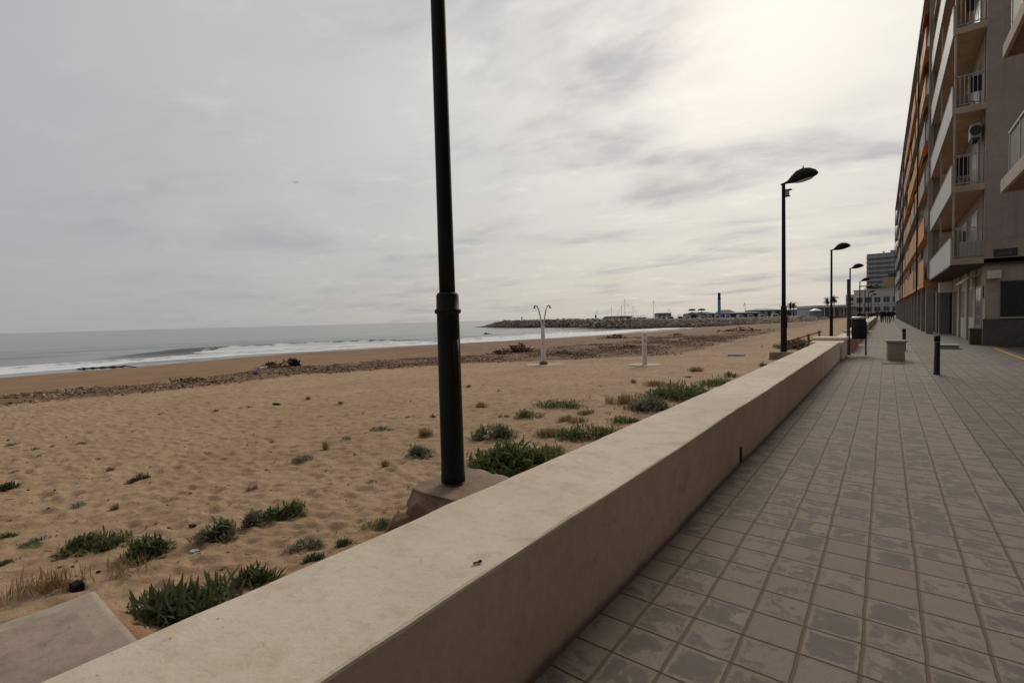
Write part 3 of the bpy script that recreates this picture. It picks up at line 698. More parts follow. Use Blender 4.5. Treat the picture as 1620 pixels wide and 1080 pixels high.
plants = [
 (225, 760, 36, 18, 'dark', 'compact dark green tuft alone in open sand, above the row of three bushes'),
 (317, 751, 22, 10, 'dark', 'small low green tuft right of the compact tuft in open sand'),
 (473, 731, 38, 17, 'grey', 'grey green spiky tuft in open sand between the lamp and the left tufts'),
 (112, 806, 44, 12, 'grey', 'flat grey green mat lying on bare sand above the left dark bush pair'),
 (30, 747, 26, 9, 'dark', 'low dark tuft just above the two lobed plant at the left edge'),
 (10, 778, 42, 24, 'dark', 'two lobed dark plant cut by the left edge, above the other cut bushes'),
 (128, 703, 24, 8, 'dark', 'small bright green tuft highest among the left tufts on bare sand'),
 (58, 711, 20, 7, 'green', 'small sprawling tuft left of a thin sprig in the upper left sand'),
 (84, 707, 12, 8, 'grey', 'thin upright sprig between two tufts in the upper left sand'),
 (20, 705, 26, 8, 'green', 'low green tuft near the left edge level with the sprig'),
 (210, 685, 14, 6, 'grey', 'tiny grey tuft below the wrack line in left sand'),
 (387, 646, 20, 9, 'green', 'small pale green tuft closest to the debris line on the left'),
 (155, 869, 88, 36, 'dark', 'wide dark bush at lower left, left one of a side by side pair'),
 (240, 880, 70, 46, 'dark', 'tall leafy dark bush at lower left, right one of a side by side pair'),
 (66, 860, 42, 18, 'grey', 'small grey bush left of the dark bush pair at lower left'),
 (8, 853, 26, 20, 'dark', 'dark bush cut by the left edge, level with the small grey bush'),
 (8, 897, 32, 22, 'dark', 'lowest bush cut by the left edge, above the dry grass'),
 (345, 856, 62, 44, 'grey', 'large grey green bush, leftmost of the row of three touching bushes'),
 (400, 832, 36, 36, 'grey', 'narrow upright bush, middle of the row of three touching bushes'),
 (450, 820, 62, 34, 'dark', 'spreading spiky bush, right end of the row of three touching bushes'),
 (487, 868, 50, 24, 'grey', 'grey green bush just above the wall edge, right of the row of three'),
 (410, 920, 62, 28, 'broad', 'low broad leaved plant half hidden behind the wall, right of the big clump'),
 (545, 862, 26, 14, 'broad', 'few bright leaves peeping over the wall left of the boulders'),
 (490, 888, 34, 12, 'broad', 'few low leaves touching the wall edge below the grey green bush'),
 (597, 836, 50, 20, 'green', 'bushy green plant at the foot of the smaller boulder'),
 (822, 748, 150, 60, 'green', 'biggest dense green bush right of the nearest lamp, against the wall'),
 (778, 697, 62, 36, 'grey', 'rounded grey green bush right of the nearest lamp, behind the biggest bush'),
 (836, 663, 52, 20, 'green', 'low dark green bush between the rounded bush and the long low hedge of grass'),
 (893, 645, 86, 20, 'green', 'long low green bush farther up the sand from the wall'),
 (660, 726, 62, 28, 'grey', 'silvery spiky bush immediately left of the nearest lamp post'),
 (605, 682, 36, 14, 'grey', 'silvery tuft left of the lamp post and above the silvery spiky bush'),
 (548, 698, 18, 13, 'grey', 'little leaning tuft between the silvery tuft and the pale dry sprig'),
 (515, 711, 15, 16, 'dry', 'pale dry sprig upright in the sand left of the little leaning tuft'),
 (650, 661, 18, 9, 'grey', 'tiny tuft left of the lamp post at collar door level'),
 (940, 697, 112, 32, 'green', 'grassy green bush on the wall edge, next beyond the biggest bush'),
 (1022, 652, 92, 34, 'grey', 'grey green bush on the wall edge in the middle of the wall'),
 (1082, 634, 120, 36, 'green', 'long lush green bush on the wall edge farther along'),
 (1135, 610, 76, 20, 'green', 'small green bush on the wall edge at the end of the green strip'),
 (1160, 597, 26, 14, 'dark', 'last dark sprig on the wall edge, beyond the green strip'),
 (682, 661, 16, 12, 'grey', 'tiny upright tuft touching the left side of the lamp post'),
 (676, 692, 26, 18, 'dry', 'dry straggly tuft touching the lamp post left side'),
 (612, 740, 20, 16, 'dry', 'dry thin tuft in sand below the silvery spiky bush'),
 (796, 661, 16, 13, 'grey', 'little grey ball of leaves right of the lamp post'),
 (868, 690, 62, 14, 'dry', 'sparse brown dry plant in the gap between green bushes by the wall'),
 (1092, 598, 20, 5, 'dark', 'thin green mat on sand below the short white post'),
 (905, 668, 40, 12, 'dry', 'sparse dry tuft below the long low green bush'),
 (885, 722, 70, 22, 'green', 'low grassy growth on the wall edge just right of the biggest bush'),
 (985, 672, 60, 20, 'green', 'low green growth between the grassy bush and the grey green wall edge bush'),
 (930, 655, 46, 14, 'grey', 'thin grey growth at the right end of the long low bush'),
 (760, 645, 30, 10, 'dry', 'thin dry sprigs in sand right of the lamp post, above the little grey ball'),
 (1050, 612, 60, 10, 'dry', 'scattered dry sprigs above the lush green strip'),
 (430, 700, 18, 7, 'grey', 'tiny flat tuft left of the grey green spiky tuft in open sand'),
 (590, 765, 30, 10, 'grey', 'thin flat tuft in sand left of the boulders'),
 (980, 640, 40, 20, 'dry', 'brownish dry tuft left of the grey green wall edge bush'),
 (1100, 588, 30, 9, 'dry', 'withered tuft on sand above the lush green strip'),
 (540, 640, 10, 8, 'dry', 'tiny withered sprig in open sand left of the lamp post'),
 (485, 633, 9, 9, 'dry', 'tiny withered sprig farthest out in open sand'),
 (1275, 552, 84, 22, 'dark', 'dark scrubby bush behind the wall right of the second lamp footing'),
 (1205, 580, 22, 12, 'dark', 'small dark bush behind the wall left of the second lamp footing'),
]
for a in plants: plant(*a)
plant(272, 990, 185, 58, 'broad', 'big dark clump of long pointed leaves between the concrete ramp and the wall', off=-.1, dens=.62)
plant(75, 940, 110, 34, 'dry', 'tan dry grass clump along the far edge of the concrete ramp', 'dry_grass', 'grass', dens=.28)
plant(200, 912, 62, 40, 'dry', 'sparse dry stalks standing right of the dry grass clump', 'dry_grass', 'grass', dens=.12)

for k_, (px, py) in enumerate(((64, 722), (150, 728), (172, 745), (292, 700), (258, 655), (340, 652), (440, 668), (505, 660), (398, 775), (270, 790), (330, 800), (180, 806), (560, 720), (575, 655), (745, 612), (790, 620), (950, 612), (1000, 606), (540, 790), (420, 745))):
    plant(px, py, random.uniform(9, 17), random.uniform(5, 8), ('grey', 'green', 'dry')[k_ % 3], 'tiny low sprout on the open dry sand, one of many', 'sand_sprout', grp='tiny sprouts scattered over the dry sand')

# ------------------------------------------------------------------ wrack line debris
stickm = tint_mat('driftwood', .9, .2)
BROWNS = [(.21, .115, .062), (.27, .16, .09), (.34, .225, .135), (.46, .35, .235), (.13, .075, .045), (.56, .46, .34)]
def stick(mb, x, y, z, L, r, col, tilt=.25):
    a = random.random() * 2 * PI; e = random.gauss(0, tilt)
    d = Vector((math.cos(a) * math.cos(e), math.sin(a) * math.cos(e), math.sin(e))) * L * .5
    p = Vector((x, y, z)); k = Vector((random.gauss(0, .08), random.gauss(0, .08), random.gauss(0, .05))) * L
    mb.tube([p - d, p + k, p + d], [r, r * .9, r * .5], 4, col, False, False)
def chips(name, pos, L, r, az, el, col, material):
    n = len(pos); d = np.stack([np.cos(az) * np.cos(el), np.sin(az) * np.cos(el), np.sin(el)], -1)
    a = np.stack([-np.sin(az), np.cos(az), np.zeros(n)], -1); b = np.cross(d, a)
    bend = (RNG.random((n, 3)) - .5) * L[:, None] * .25
    co = np.zeros((n, 12, 3))
    for k, (t, w) in enumerate(((-.5, .9), (.05, 1.0), (.5, .5))):
        c = pos + d * (L * t)[:, None] + (bend if k == 1 else 0)
        for q, (u, v) in enumerate(((1, 1), (-1, 1), (-1, -1), (1, -1))):
            co[:, k * 4 + q] = c + (a * u + b * v) * (r * w * .7)[:, None]
    F_ = []
    for k in (0, 1):
        for q in range(4): q2 = (q + 1) % 4; F_.append((k * 4 + q, k * 4 + q2, k * 4 + 4 + q2, k * 4 + 4 + q))
    F_ += [(3, 2, 1, 0), (8, 9, 10, 11)]
    F_ = np.array(F_); fa = (F_[None] + (np.arange(n) * 12)[:, None, None]).reshape(-1, 4)
    me = bpy.data.meshes.new(name); me.vertices.add(n * 12); me.vertices.foreach_set('co', co.ravel())
    me.loops.add(fa.size); me.loops.foreach_set('vertex_index', fa.ravel().astype(np.int32))
    me.polygons.add(len(fa)); me.polygons.foreach_set('loop_start', np.arange(0, fa.size, 4)); me.polygons.foreach_set('loop_total', np.full(len(fa), 4))
    me.update(); at = me.color_attributes.new('tint', 'FLOAT_COLOR', 'CORNER')
    cc = np.concatenate([col, np.ones((n, 1))], 1); at.data.foreach_set('color', np.repeat(cc, 40, axis=0).ravel().astype(np.float32))
    me.materials.append(material); o = bpy.data.objects.new(name, me); COL.objects.link(o); return o
NB = 30000
Yc = np.concatenate([RNG.uniform(-8, 70, NB), RNG.uniform(12, 50, NB)])
lo_, up_ = wrack_lo(Yc), wrack_up(Yc); f = RNG.random(2 * NB); sc_ = lo_ + f * (up_ - lo_) + RNG.normal(0, .25, 2 * NB)
keep = fbm(sc_ * .55, Yc * .4, 101, 4) > RNG.uniform(.30, .66, 2 * NB); keep &= RNG.random(2 * NB) < (.75 - .5 * np.abs(f - .45)) * np.clip((64 - Yc) / 24, .15, 1)
Yc, sc_ = Yc[keep], sc_[keep]; n = len(Yc)
kind = RNG.random(n); stickish = kind < .5
Lc = np.where(stickish, RNG.uniform(.08, .32, n), RNG.uniform(.03, .12, n)); rc = np.where(stickish, RNG.uniform(.005, .013, n), RNG.uniform(.014, .038, n))
zc = terr_full(-sc_[None], Yc[None])[0] + .008 + RNG.random(n) * .03
pal = np.array(BROWNS)[RNG.integers(0, len(BROWNS), n)] * RNG.uniform(.7, 1.25, (n, 1))
pal[RNG.random(n) < .035] = (.66, .62, .55)
tag(chips('reed_debris', np.stack([-sc_, Yc, zc], -1), Lc, rc, RNG.random(n) * 6.28, RNG.normal(0, .14, n), pal, stickm), 'brown band of washed up reeds, twigs and small litter along the beach', 'debris', kind='stuff')
pp = np.array([on_sand(random.uniform(0, 1200), random.uniform(578, 930)) for _ in range(750)])
pp = pp[(pp[:, 0] < -2.2) & (-pp[:, 0] < wrack_lo(pp[:, 1]))]; n = len(pp)
pp[:, 2] = terr_full(pp[None, :, 0], pp[None, :, 1])[0] + .004
st_ = RNG.random(n) < .6; dd = np.hypot(pp[:, 0], pp[:, 1])
pal = np.array(BROWNS[:5] + [(.3, .27, .23)])[RNG.integers(0, 6, n)] * RNG.uniform(.5, 1.1, (n, 1))
tag(chips('twig_litter', pp, np.where(st_, RNG.uniform(.03, .12, n), RNG.uniform(.015, .04, n)), np.where(st_, RNG.uniform(.002, .004, n), RNG.uniform(.006, .014, n)) * np.clip(dd / 8, .8, 1.6), RNG.random(n) * 6.28, RNG.normal(0, .1, n), pal, stickm), 'small twigs and crumbs strewn over the dry sand', 'debris', kind='stuff')
def heap(px, py, wm, hm, n, label, darkness=.8, name='driftwood_heap', cat='driftwood'):
    p = on_sand(px, py); mb = MB()
    for _ in range(n):
        u = random.gauss(0, .3) * wm; v = random.gauss(0, .22) * wm * .5
        h = hm * math.exp(-(u / (wm * .35)) ** 2) * random.random()
        c = tuple(q * darkness for q in random.choice(BROWNS[:5]))
        stick(mb, u, v, h, random.uniform(.2, .7) * (.5 + hm), random.uniform(.015, .05), c, .45)
    for _ in range(n // 3): mb.rock((random.gauss(0, .3) * wm, random.gauss(0, .2) * wm * .5, .02), random.uniform(.05, .14), tuple(q * darkness for q in random.choice(BROWNS)))
    return tag(mb.build(name, stickm, loc=p), label, cat, 'driftwood heaps on the wrack line')
heap(822, 557, 1.9, .55, 120, 'tallest dark heap of driftwood branches left of the twin headed beach shower', .55)
heap(790, 562, 1.6, .3, 60, 'low brown driftwood pile just left of the tallest heap', .8)
heap(435, 583, 2.2, .35, 90, 'driftwood and litter pile on the wrack line left of the nearest lamp', .7)
heap(300, 607, 2.4, .22, 60, 'low dark reed pile on the wrack line at far left', .75)
heap(975, 535, 2.6, .45, 90, 'dark driftwood pile behind the short white post, on its left', .7)
heap(1175, 524, 5.0, .5, 90, 'dark flat driftwood pile on the far sand near the rocks', .45)
heap(1072, 530, 1.6, .2, 30, 'little dark driftwood pile on the far sand right of the short white post', .5)
heap(1000, 553, 4.0, .25, 120, 'broad reddish brown reed spread left of the short white post', .95)
heap(890, 562, 3.0, .25, 90, 'brown reed pile right of the twin headed beach shower', .9)
p = on_sand(160, 584); mb = MB(); d = Vector(on_sand(206, 582) - on_sand(114, 586))
for k in range(5): 
    a = Vector((0, 0, .05)) - d * .5 + d * (k * .17); mb.tube([a, a + d * .18 + Vector((.1, 0, .12)), a + d * .36], [.045, .06, .03], 7, (.075, .055, .04))
tag(mb.build('log', stickm, loc=p), 'long dark waterlogged tree trunk lying at the edge of the water', 'log')
p = on_sand(466, 579); o = blob('bin_bag', (p[0], p[1], p[2] + .16), (.30, .26, .25), glass_mat('black_plastic', (.012, .012, .016, 1), .35), 31, amp=.45, cube=.15)
tag(o, 'black plastic bag on the driftwood pile left of the nearest lamp', 'bag')
def litter(name, px, py, r, col, label, cat='litter'):
    p = on_sand(px, py); zz = float(terr_full(np.array([[p[0]]]), np.array([[p[1]]]))[0, 0])
    o = blob(name, (p[0], p[1], zz + r[2] * .6), r, mat(name + '_' + str(px), col, .85, .2, 8, spec=.15), px, amp=.35); tag(o, label, cat)
litter('plastic_tub', 416, 585, (.20, .16, .10), (.6, .56, .5, 1), 'white plastic piece beside the driftwood pile')
litter('plastic_scrap', 405, 594, (.10, .07, .09), (.16, .06, .42, 1), 'violet plastic scrap below the driftwood pile')
litter('plastic_scrap', 840, 554, (.18, .14, .08), (.62, .6, .56, 1), 'white plastic scrap right of the tallest driftwood heap')
litter('plastic_scrap', 1165, 563, (.35, .14, .04), (.10, .17, .36, 1), 'flat blue plastic scrap on sand left of the second lamp')
litter('pebble', 308, 870, (.035, .03, .025), (.6, .55, .48, 1), 'small white pebble below the row of three bushes', 'pebble')
litter('plastic_scrap', 255, 873, (.06, .03, .015), (.5, .46, .42, 1), 'pale crumpled scrap at the right foot of the tall leafy bush')
litter('plastic_scrap', 222, 990, (.035, .025, .018), (.5, .45, .42, 1), 'pale crumpled scrap under the big clump of pointed leaves')
litter('dark_clod', 437, 641, (.10, .06, .035), (.05, .03, .025, 1), 'dark clod in open sand right of the pale green tuft', 'clod')
litter('dark_ball', 122, 930, (.042, .04, .036), (.02, .014, .012, 1), 'dark ball lying in the dry grass behind the concrete ramp', 'ball')
litter('dark_clod', 305, 833, (.035, .025, .014), (.035, .022, .018, 1), 'dark clod left of the large grey green bush', 'clod')
# cigarette stub on the wall
p = on_z(755, 889, .633); mb = MB(); mb.tube([(-.017, -.004, 0), (.004, .002, 0)], .0052, 8, None); cg = tag(mb.build('cigarette_butt', mat('butt_paper', (.34, .24, .13, 1), .8, .2, 60), loc=p, rotz=.9), 'short dark cigarette butt lying on top of the cream wall', 'cigarette butt')
mb = MB(); mb.tube([(.005, .002, 0), (.018, .005, .001)], .0056, 8, None); mb.build('ash_end', mat('ash', (.03, .025, .02, 1), .9, .3), cg)

# ------------------------------------------------------------------ beach shower and foot tap
whp = mat('white_painted_metal', (.70, .67, .61, 1), .5, .12, 4, dirt=.35)
chrom = mat('dull_metal', (.25, .25, .24, 1), .4, .2, 9)
sandc = plaster('sandy_concrete', (.44, .345, .245, 1), (.54, .44, .33, 1), (.36, .25, .15, 1), 1.5)
p = on_sand(860, 577); sh = empty('beach_shower', p, 'white twin headed beach shower column on a concrete pad', 'shower', rotz=YAW)
mb = MB(); mb.tube([(0, 0, 0), (0, 0, .1), (0, 0, 1.35), (0, 0, 1.72)], [.11, .105, .09, .075], 16); mb.build('column', whp, sh)
for s in (-1, 1):
    mb = MB(); mb.tube([(s * .045, 0, 1.2), (s * .05, 0, 1.75), (s * .10, 0, 2.15), (s * .16, 0, 2.45), (s * .22, 0, 2.60), (s * .28, 0, 2.64), (s * .36, 0, 2.62)], .034, 10)
    pp = mb.build('pipe', whp, sh)
    mb = MB(); mb.tube([(s * .335, 0, 2.62), (s * .35, 0, 2.54), (s * .355, 0, 2.51)], [.03, .045, .06], 10); mb.build('shower_head', chrom, pp)
mb = MB(); mb.tube([(-.03, -.10, .95), (-.03, -.16, .95)], .03, 8); mb.build('push_button', chrom, sh)
mb = MB(); mb.box(-.75, .85, -.5, .5, -.15, .025); mb.build('pad', sandc, sh, .02)
mb = MB(); mb.lathe([(.2, .05), (.19, .14), (.12, .16)], n=10); mb.build('base_plate', mat('rusty_base', (.16, .11, .07, 1), .9, .3), sh)
p = on_sand(1020, 578); ft = empty('foot_shower', p, 'short white foot tap post on a round concrete pad', 'foot tap', rotz=YAW)
mb = MB(); mb.lathe([(.105, 0), (.102, .1), (.098, 1.28), (.088, 1.34), (.045, 1.37)], n=18); mb.build('post', whp, ft)
mb = MB(); mb.tube([(-.02, -.10, 1.0), (-.02, -.18, .99)], .03, 8); mb.tube([(-.02, -.11, .7), (-.02, -.15, .69)], .018, 8); mb.build('tap', chrom, ft)
mb = MB(); mb.lathe([(.66, -.1), (.66, .03), (.63, .045), (.2, .05)], n=28); mb.build('pad', sandc, ft)


# ------------------------------------------------------------------ promenade furniture
blk = mat('black_iron', (.009, .009, .010, 1), .55, .3, 9, spec=.25)
ringm = mat('silver_band', (.42, .42, .42, 1), .35, .15, 20, metal=.7)
def bollard(p, h, label):
    b = empty('bollard', p, label, 'bollard', 'black bollards on the promenade')
    mb = MB(); mb.lathe([(.066, -.02), (.066, .03), (.060, .035), (.058, h - .165)], n=20); mb.build('post', blk, b)
    mb = MB(); mb.lathe([(.054, h - .163), (.054, h - .147)], n=20); mb.build('ring', ringm, b)
    mb = MB(); mb.lathe([(.060, h - .146), (.060, h - .02), (.052, h - .004), (.03, h)], n=20); mb.build('cap', blk, b)
bollard(on_z(1482, 592, 0), .95, 'black bollard standing alone on the paving right of the stone block bench')
bollard(on_z(1430, 554, 0), .86, 'black bollard half hidden behind the stone block bench')
bs = empty('stone_bench', on_z(1418, 570.5, 0), 'grey cube shaped stone bench with a projecting slab top on the promenade', 'bench', rotz=.06)
stonem = plaster('seat_stone', (.32, .275, .225, 1), (.38, .33, .275, 1), (.24, .2, .16, 1))
mb = MB(); mb.box(-.215, .215, 0, .55, 0, .565); mb.build('block', stonem, bs, .012)
mb = MB(); mb.box(-.265, .265, -.04, .60, .567, .635); mb.build('top_slab', stonem, bs, .012)
P0 = on_z(1342, 561, 0)
pb = tag(empty('signpost', P0, 'tall plain dark brown post rising beside the litter bin', 'post'))
mb = MB(); mb.lathe([(.075, -.02), (.075, .04), (.055, .05), (.052, 2.70)], n=14); mb.build('pole', mat('brown_metal', (.045, .030, .026, 1), .6, .25), pb)
mb = MB(); mb.lathe([(.056, 2.702), (.05, 2.74), (.02, 2.76)], n=14); mb.build('cap', blk, pb)
lb = empty('litter_bin', (P0[0] + .30, P0[1] + .05, 0), 'black cylindrical litter bin with a metal rim, hung between posts', 'litter bin')
mb = MB(); prof = [(.185, .58), (.20, .60), (.215, 1.30)]
mb.lathe(prof, n=24)
for k in range(16):
    a = 2 * PI * k / 16; mb.tube([(.198 * math.cos(a), .198 * math.sin(a), .62), (.213 * math.cos(a), .213 * math.sin(a), 1.28)], .008, 5)
mb.build('bucket', blk, lb)
mb = MB(); mb.lathe([(.216, 1.302), (.228, 1.31), (.228, 1.36), (.19, 1.385)], n=24); mb.build('rim', ringm, lb)
mb = MB(); mb.tube([(.22, 0, 0), (.22, 0, 1.2)], .026, 10); mb.build('support_post', blk, lb)
mb = MB(); mb.tube([(-.26, -.03, 1.1), (-.2, 0, 1.1)], .015, 6); mb.tube([(-.26, -.03, .75), (-.2, 0, .75)], .015, 6); mb.build('bracket', blk, lb)
# drain grate, step block, planter
p = on_z(1413, 575.5, .004); mb = MB()
for k in range(9): mb.box(-.26 + k * .058, -.225 + k * .058, -.05, .05, .0, .006)
mb.box(-.28, .28, -.062, -.052, 0, .007); mb.box(-.28, .28, .052, .062, 0, .007)
tag(mb.build('drain_grate', mat('rusty_iron', (.05, .04, .033, 1), .8, .3), loc=p), 'narrow dark drain grate set in the paving in front of the stone bench', 'drain grate')
st = empty('stone_step', on_z(1500, 552, 0), 'low flat pale stone block on the paving behind the lone bollard', 'stone block')
mb = MB(); mb.box(-.30, .32, 0, .9, 0, .12); mb.build('block', stonem, st, .012)
mb = MB(); mb.box(-.33, .35, -.03, .93, .122, .165); mb.build('top_slab', stonem, st, .008)
pl = empty('planter', on_z(1544, 545, 0), 'square brown planter box beside the glass shop door', 'planter')
mb = MB(); mb.box(-.2, .24, -.02, .42, 0, .66); mb.build('box', mat('brown_wood', (.085, .055, .038, 1), .7, .3, 4), pl, .01)
mb = MB(); mb.box(-.225, .265, -.045, .445, .662, .71); mb.build('rim', mat('brown_wood_rim', (.12, .085, .06, 1), .7, .3, 4), pl, .008)
# wooden handrail of the beach steps
wd = mat('weathered_wood', (.20, .115, .075, 1), .85, .3, 6)
hr = empty('handrail', (-2.75, 24.0, 0), 'reddish wooden handrail of the beach steps beside the third lamp', 'handrail')
for (x, y) in ((0, 5.8), (-.45, 5.6), (-.9, 5.4), (-1.35, 5.2)):
    mb = MB(); mb.box(x - .05, x + .05, y - .05, y + .05, -.9, .62 + x * .35); mb.build('post', wd, hr)
for dz in (0, .32, .62):
    mb = MB(); mb.tube([(.1, 5.85, .58 - dz), (-1.45, 5.15, .06 - dz)], .035, 6); mb.build('rail', wd, hr)

# ------------------------------------------------------------------ near grey apartment block
gwall = plaster('grey_render', (.335, .29, .252, 1), (.39, .34, .295, 1), (.255, .21, .18, 1), .4, streak=.5)
beige = plaster('beige_render', (.38, .32, .26, 1), (.43, .365, .30, 1), (.22, .18, .14, 1), .5)
soff = mat('soffit_paint', (.44, .345, .245, 1), .85, .15, 2, dirt=.3)
panelm = mat('pale_panel', (.40, .405, .38, 1), .6, .08, 2, dirt=.2)
railm = mat('pale_rail', (.36, .335, .30, 1), .5, .12, 6)
brownw = mat('brown_facade', (.24, .175, .13, 1), .8, .2, 2)
dado = mat('dark_stone_dado', (.095, .082, .078, 1), .6, .2, 5, .2)
dglass = glass_mat('dark_window_glass', (.03, .033, .033, 1), .3)
gglass = glass_mat('shop_glass', (.16, .175, .165, 1), .12)
white = mat('white_joinery', (.40, .38, .345, 1), .55, .1, 4, dirt=.3)
shut = mat('dark_shutter', (.028, .034, .034, 1), .5, .2, 8)
ab = empty('apartment_block', (0, 0, 0), 'grey apartment block with stacked open balconies and a blank grey end wall', 'apartment building')
X0, XW, Y0, Y1 = 2.17, 3.22, 28.22, 41.0
mb = MB(); mb.box(XW, 14, Y0, Y1, 3.62, 20.5); mb.build('wall', gwall, ab)
mb = MB(); mb.box(XW + .06, 14, Y0 + .07, Y1, -.1, 3.36); mb.build('ground_floor_wall', beige, ab)
mb = MB(); mb.box(X0 - .02, 14, Y0 - .07, Y1, 3.36, 3.44); mb.build('string_course', mat('dark_ledge', (.045, .035, .03, 1), .8, .2), ab)
mb = MB(); mb.box(XW + .0, 14, Y0 + .03, Y0 + .068, 0, 1.12); mb.build('dado', dado, ab)
slabs = [3.44, 6.5, 9.77, 13.05, 16.3, 19.5]
for k, z in enumerate(slabs):
    mb = MB(); mb.box(X0 + .06, XW - .002, Y0 + .0, Y1, z, z + .26); mb.build('balcony_slab', soff, ab)
    if k == 5: continue
    ztop = z + 1.14
    mb = MB(); mb.box(X0, X0 + .055, Y0 + .0, Y1 - .05, z - .03, ztop); pn = mb.build('balcony_front_panel', panelm, ab, .006)
    mb = MB(); mb.box(X0 - .01, X0 + .065, Y0 - .01, Y1 - .04, ztop + .002, ztop + .04); mb.build('panel_coping', railm, pn)
    rl = bpy.data.objects.new('side_railing', None); COL.objects.link(rl); rl.parent = ab
    mb = MB(); mb.box(X0 + .06, XW - .003, Y0 + .02, Y0 + .07, z + 1.50, z + 1.55)
    mb.box(X0 + .06, XW - .003, Y0 + .025, Y0 + .065, z + .34, z + .375); mb.build('top_rail', railm, rl)
    mb = MB()
    for j in range(8): x = X0 + .11 + j * .135; mb.box(x - .011, x + .011, Y0 + .034, Y0 + .056, z + .376, z + 1.499)
    mb.build('baluster', railm, rl)
    nx = slabs[k + 1] if k + 1 < len(slabs) else 20.5
    for yy in (Y0 + .05, Y0 + 6.3, Y1 - .1):
        mb = MB(); mb.box(X0 + .062, X0 + .125, yy - .03, yy + .03, z + .262, nx - .002); mb.build('balcony_post', railm, ab)
    if k == 0:
        mb = MB(); mb.box(X0 + .30, XW - .004, Y0 + .075, Y0 + .10, z + .262, z + .98); mb.build('solid_side_panel', panelm, ab)
    mb = MB(); mb.box(XW - .03, XW - .004, Y0 + .3, Y1, z + .262, nx - .002); mb.build('balcony_back_wall', brownw, ab)
    for yy in (29.6, 33.2, 37.0):
        f = MB(); f.box(XW - .07, XW - .032, yy - .06, yy + 1.86, z + .27, z + 2.42); fo = f.build('balcony_door', white, ab)
        g = MB(); g.box(XW - .085, XW - .072, yy + .02, yy + .86, z + .36, z + 2.34); g.box(XW - .085, XW - .072, yy + .94, yy + 1.78, z + .36, z + 2.34); g.build('pane', dglass, fo)
    mb = MB(); mb.box(X0 + .12, XW - .1, 34.9, 35.0, z + .262, z + 2.2); mb.build('partition', soff, ab)
# fin dividing this block from the next
mb = MB(); mb.box(X0 - .10, X0 + .5, Y1 + .02, Y1 + .30, 3.5, 21.6); mb.build('dividing_fin', gwall, ab)
# fittings
acb = bpy.data.objects.new('air_conditioner', None); COL.objects.link(acb); acb.parent = ab
mb = MB(); mb.box(2.78, 3.10, 28.45, 29.2, 8.72, 9.30); mb.build('casing', white, acb, .02)
mb = MB(); mb.tube([(2.94, 28.44, 9.01), (2.94, 28.40, 9.01)], .2, 16); mb.build('fan_grille', shut, acb)
mb = MB(); mb.box(2.85, 3.05, 28.5, 29.1, 8.62, 8.718); mb.build('bracket', shut, acb)
cloth = mat('dark_cloth', (.022, .022, .035, 1), .9, .3, 5)
for (z, x0_, x1_, h_, c_) in ((6.5, 2.36, 2.75, .75, cloth), (9.77, 2.75, 3.1, .65, cloth), (13.05, 2.6, 2.85, .6, cloth)):
    mb = MB()
    n = 10; pts = [(x0_ + (x1_ - x0_) * i / n, Y0 + .16 + .018 * math.sin(i * 1.9), 0) for i in range(n + 1)]
    vs = [(x, y, z + 1.46) for x, y, _ in pts] + [(x, y + .02 * math.sin(i * 2.2), z + 1.46 - h_) for i, (x, y, _) in enumerate(pts)]
    vs += [(x, y + .012, zz) for x, y, zz in vs]; m_ = n + 1
    fs = [(i, i + 1, m_ + i + 1, m_ + i) for i in range(n)] + [(2 * m_ + i, 3 * m_ + i, 3 * m_ + i + 1, 2 * m_ + i + 1) for i in range(n)]
    mb.add(vs, fs, None, True); lo_ = mb.build('laundry', c_)
    tag(lo_, {6.5: 'dark cloth hanging behind the lowest railed balcony', 9.77: 'dark cloth hanging at the inner corner of the middle railed balcony', 13.05: 'dark narrow cloth hanging in the topmost visible balcony'}[z], 'laundry')
chairm = mat('balcony_chair_plastic', (.33, .31, .28, 1), .6, .1)
for n_, z in enumerate((6.5, 9.77, 13.05)):
    zz = z + .262; ch = empty('balcony_chair', (2.62 + .08 * n_, 29.1 + .25 * n_, zz), ('pale chair on the lowest railed balcony', 'pale chair on the middle railed balcony', 'pale chair on the topmost visible balcony')[n_], 'chair', rotz=.5 * n_)
    mb = MB(); mb.box(-.21, .21, -.21, .21, .42, .455); mb.build('seat', chairm, ch)
    mb = MB(); mb.box(-.21, .21, .19, .225, .457, .88); mb.build('backrest', chairm, ch)
    for sx in (-1, 1):
        for sy in (-1, 1): mb = MB(); mb.box(sx * .19 - .018, sx * .19 + .018, sy * .19 - .018, sy * .19 + .018, .002, .418); mb.build('leg', chairm, ch)
# end wall: shuttered window, plaque, beam end
mb = MB(); mb.box(3.74, 5.9, Y0 + .02, Y0 + .068, 1.20, 2.66); fr = mb.build('window', shut, ab)
mb = MB()
for k in range(14): mb.box(3.78, 5.86, Y0 + .0, Y0 + .018, 1.24 + k * .1, 1.325 + k * .1)
mb.build('shutter', shut, fr)
mb = MB(); mb.box(3.70, 5.94, Y0 - .02, Y0 + .066, 1.13, 1.197); mb.build('sill', beige, fr)
mb = MB(); mb.box(3.50, 4.20, Y0 - .03, Y0 - .002, 3.66, 3.98); pq = mb.build('street_plaque', mat('plaque_slate', (.045, .05, .048, 1), .5, .2, 10), ab, .01)
mb = MB(); mb.box(3.62, 4.02, Y0 - .034, Y0 - .0305, 3.76, 3.80); mb.box(3.95, 4.02, Y0 - .034, Y0 - .0305, 3.802, 3.84); mb.build('faded_line', mat('plaque_line', (.12, .13, .13, 1), .6, .3, 20), pq)
mb = MB(); mb.box(3.34, 3.72, Y0 - .24, Y0 + .069, 2.78, 3.10); mb.build('beam_end', whitem, ab, .01)
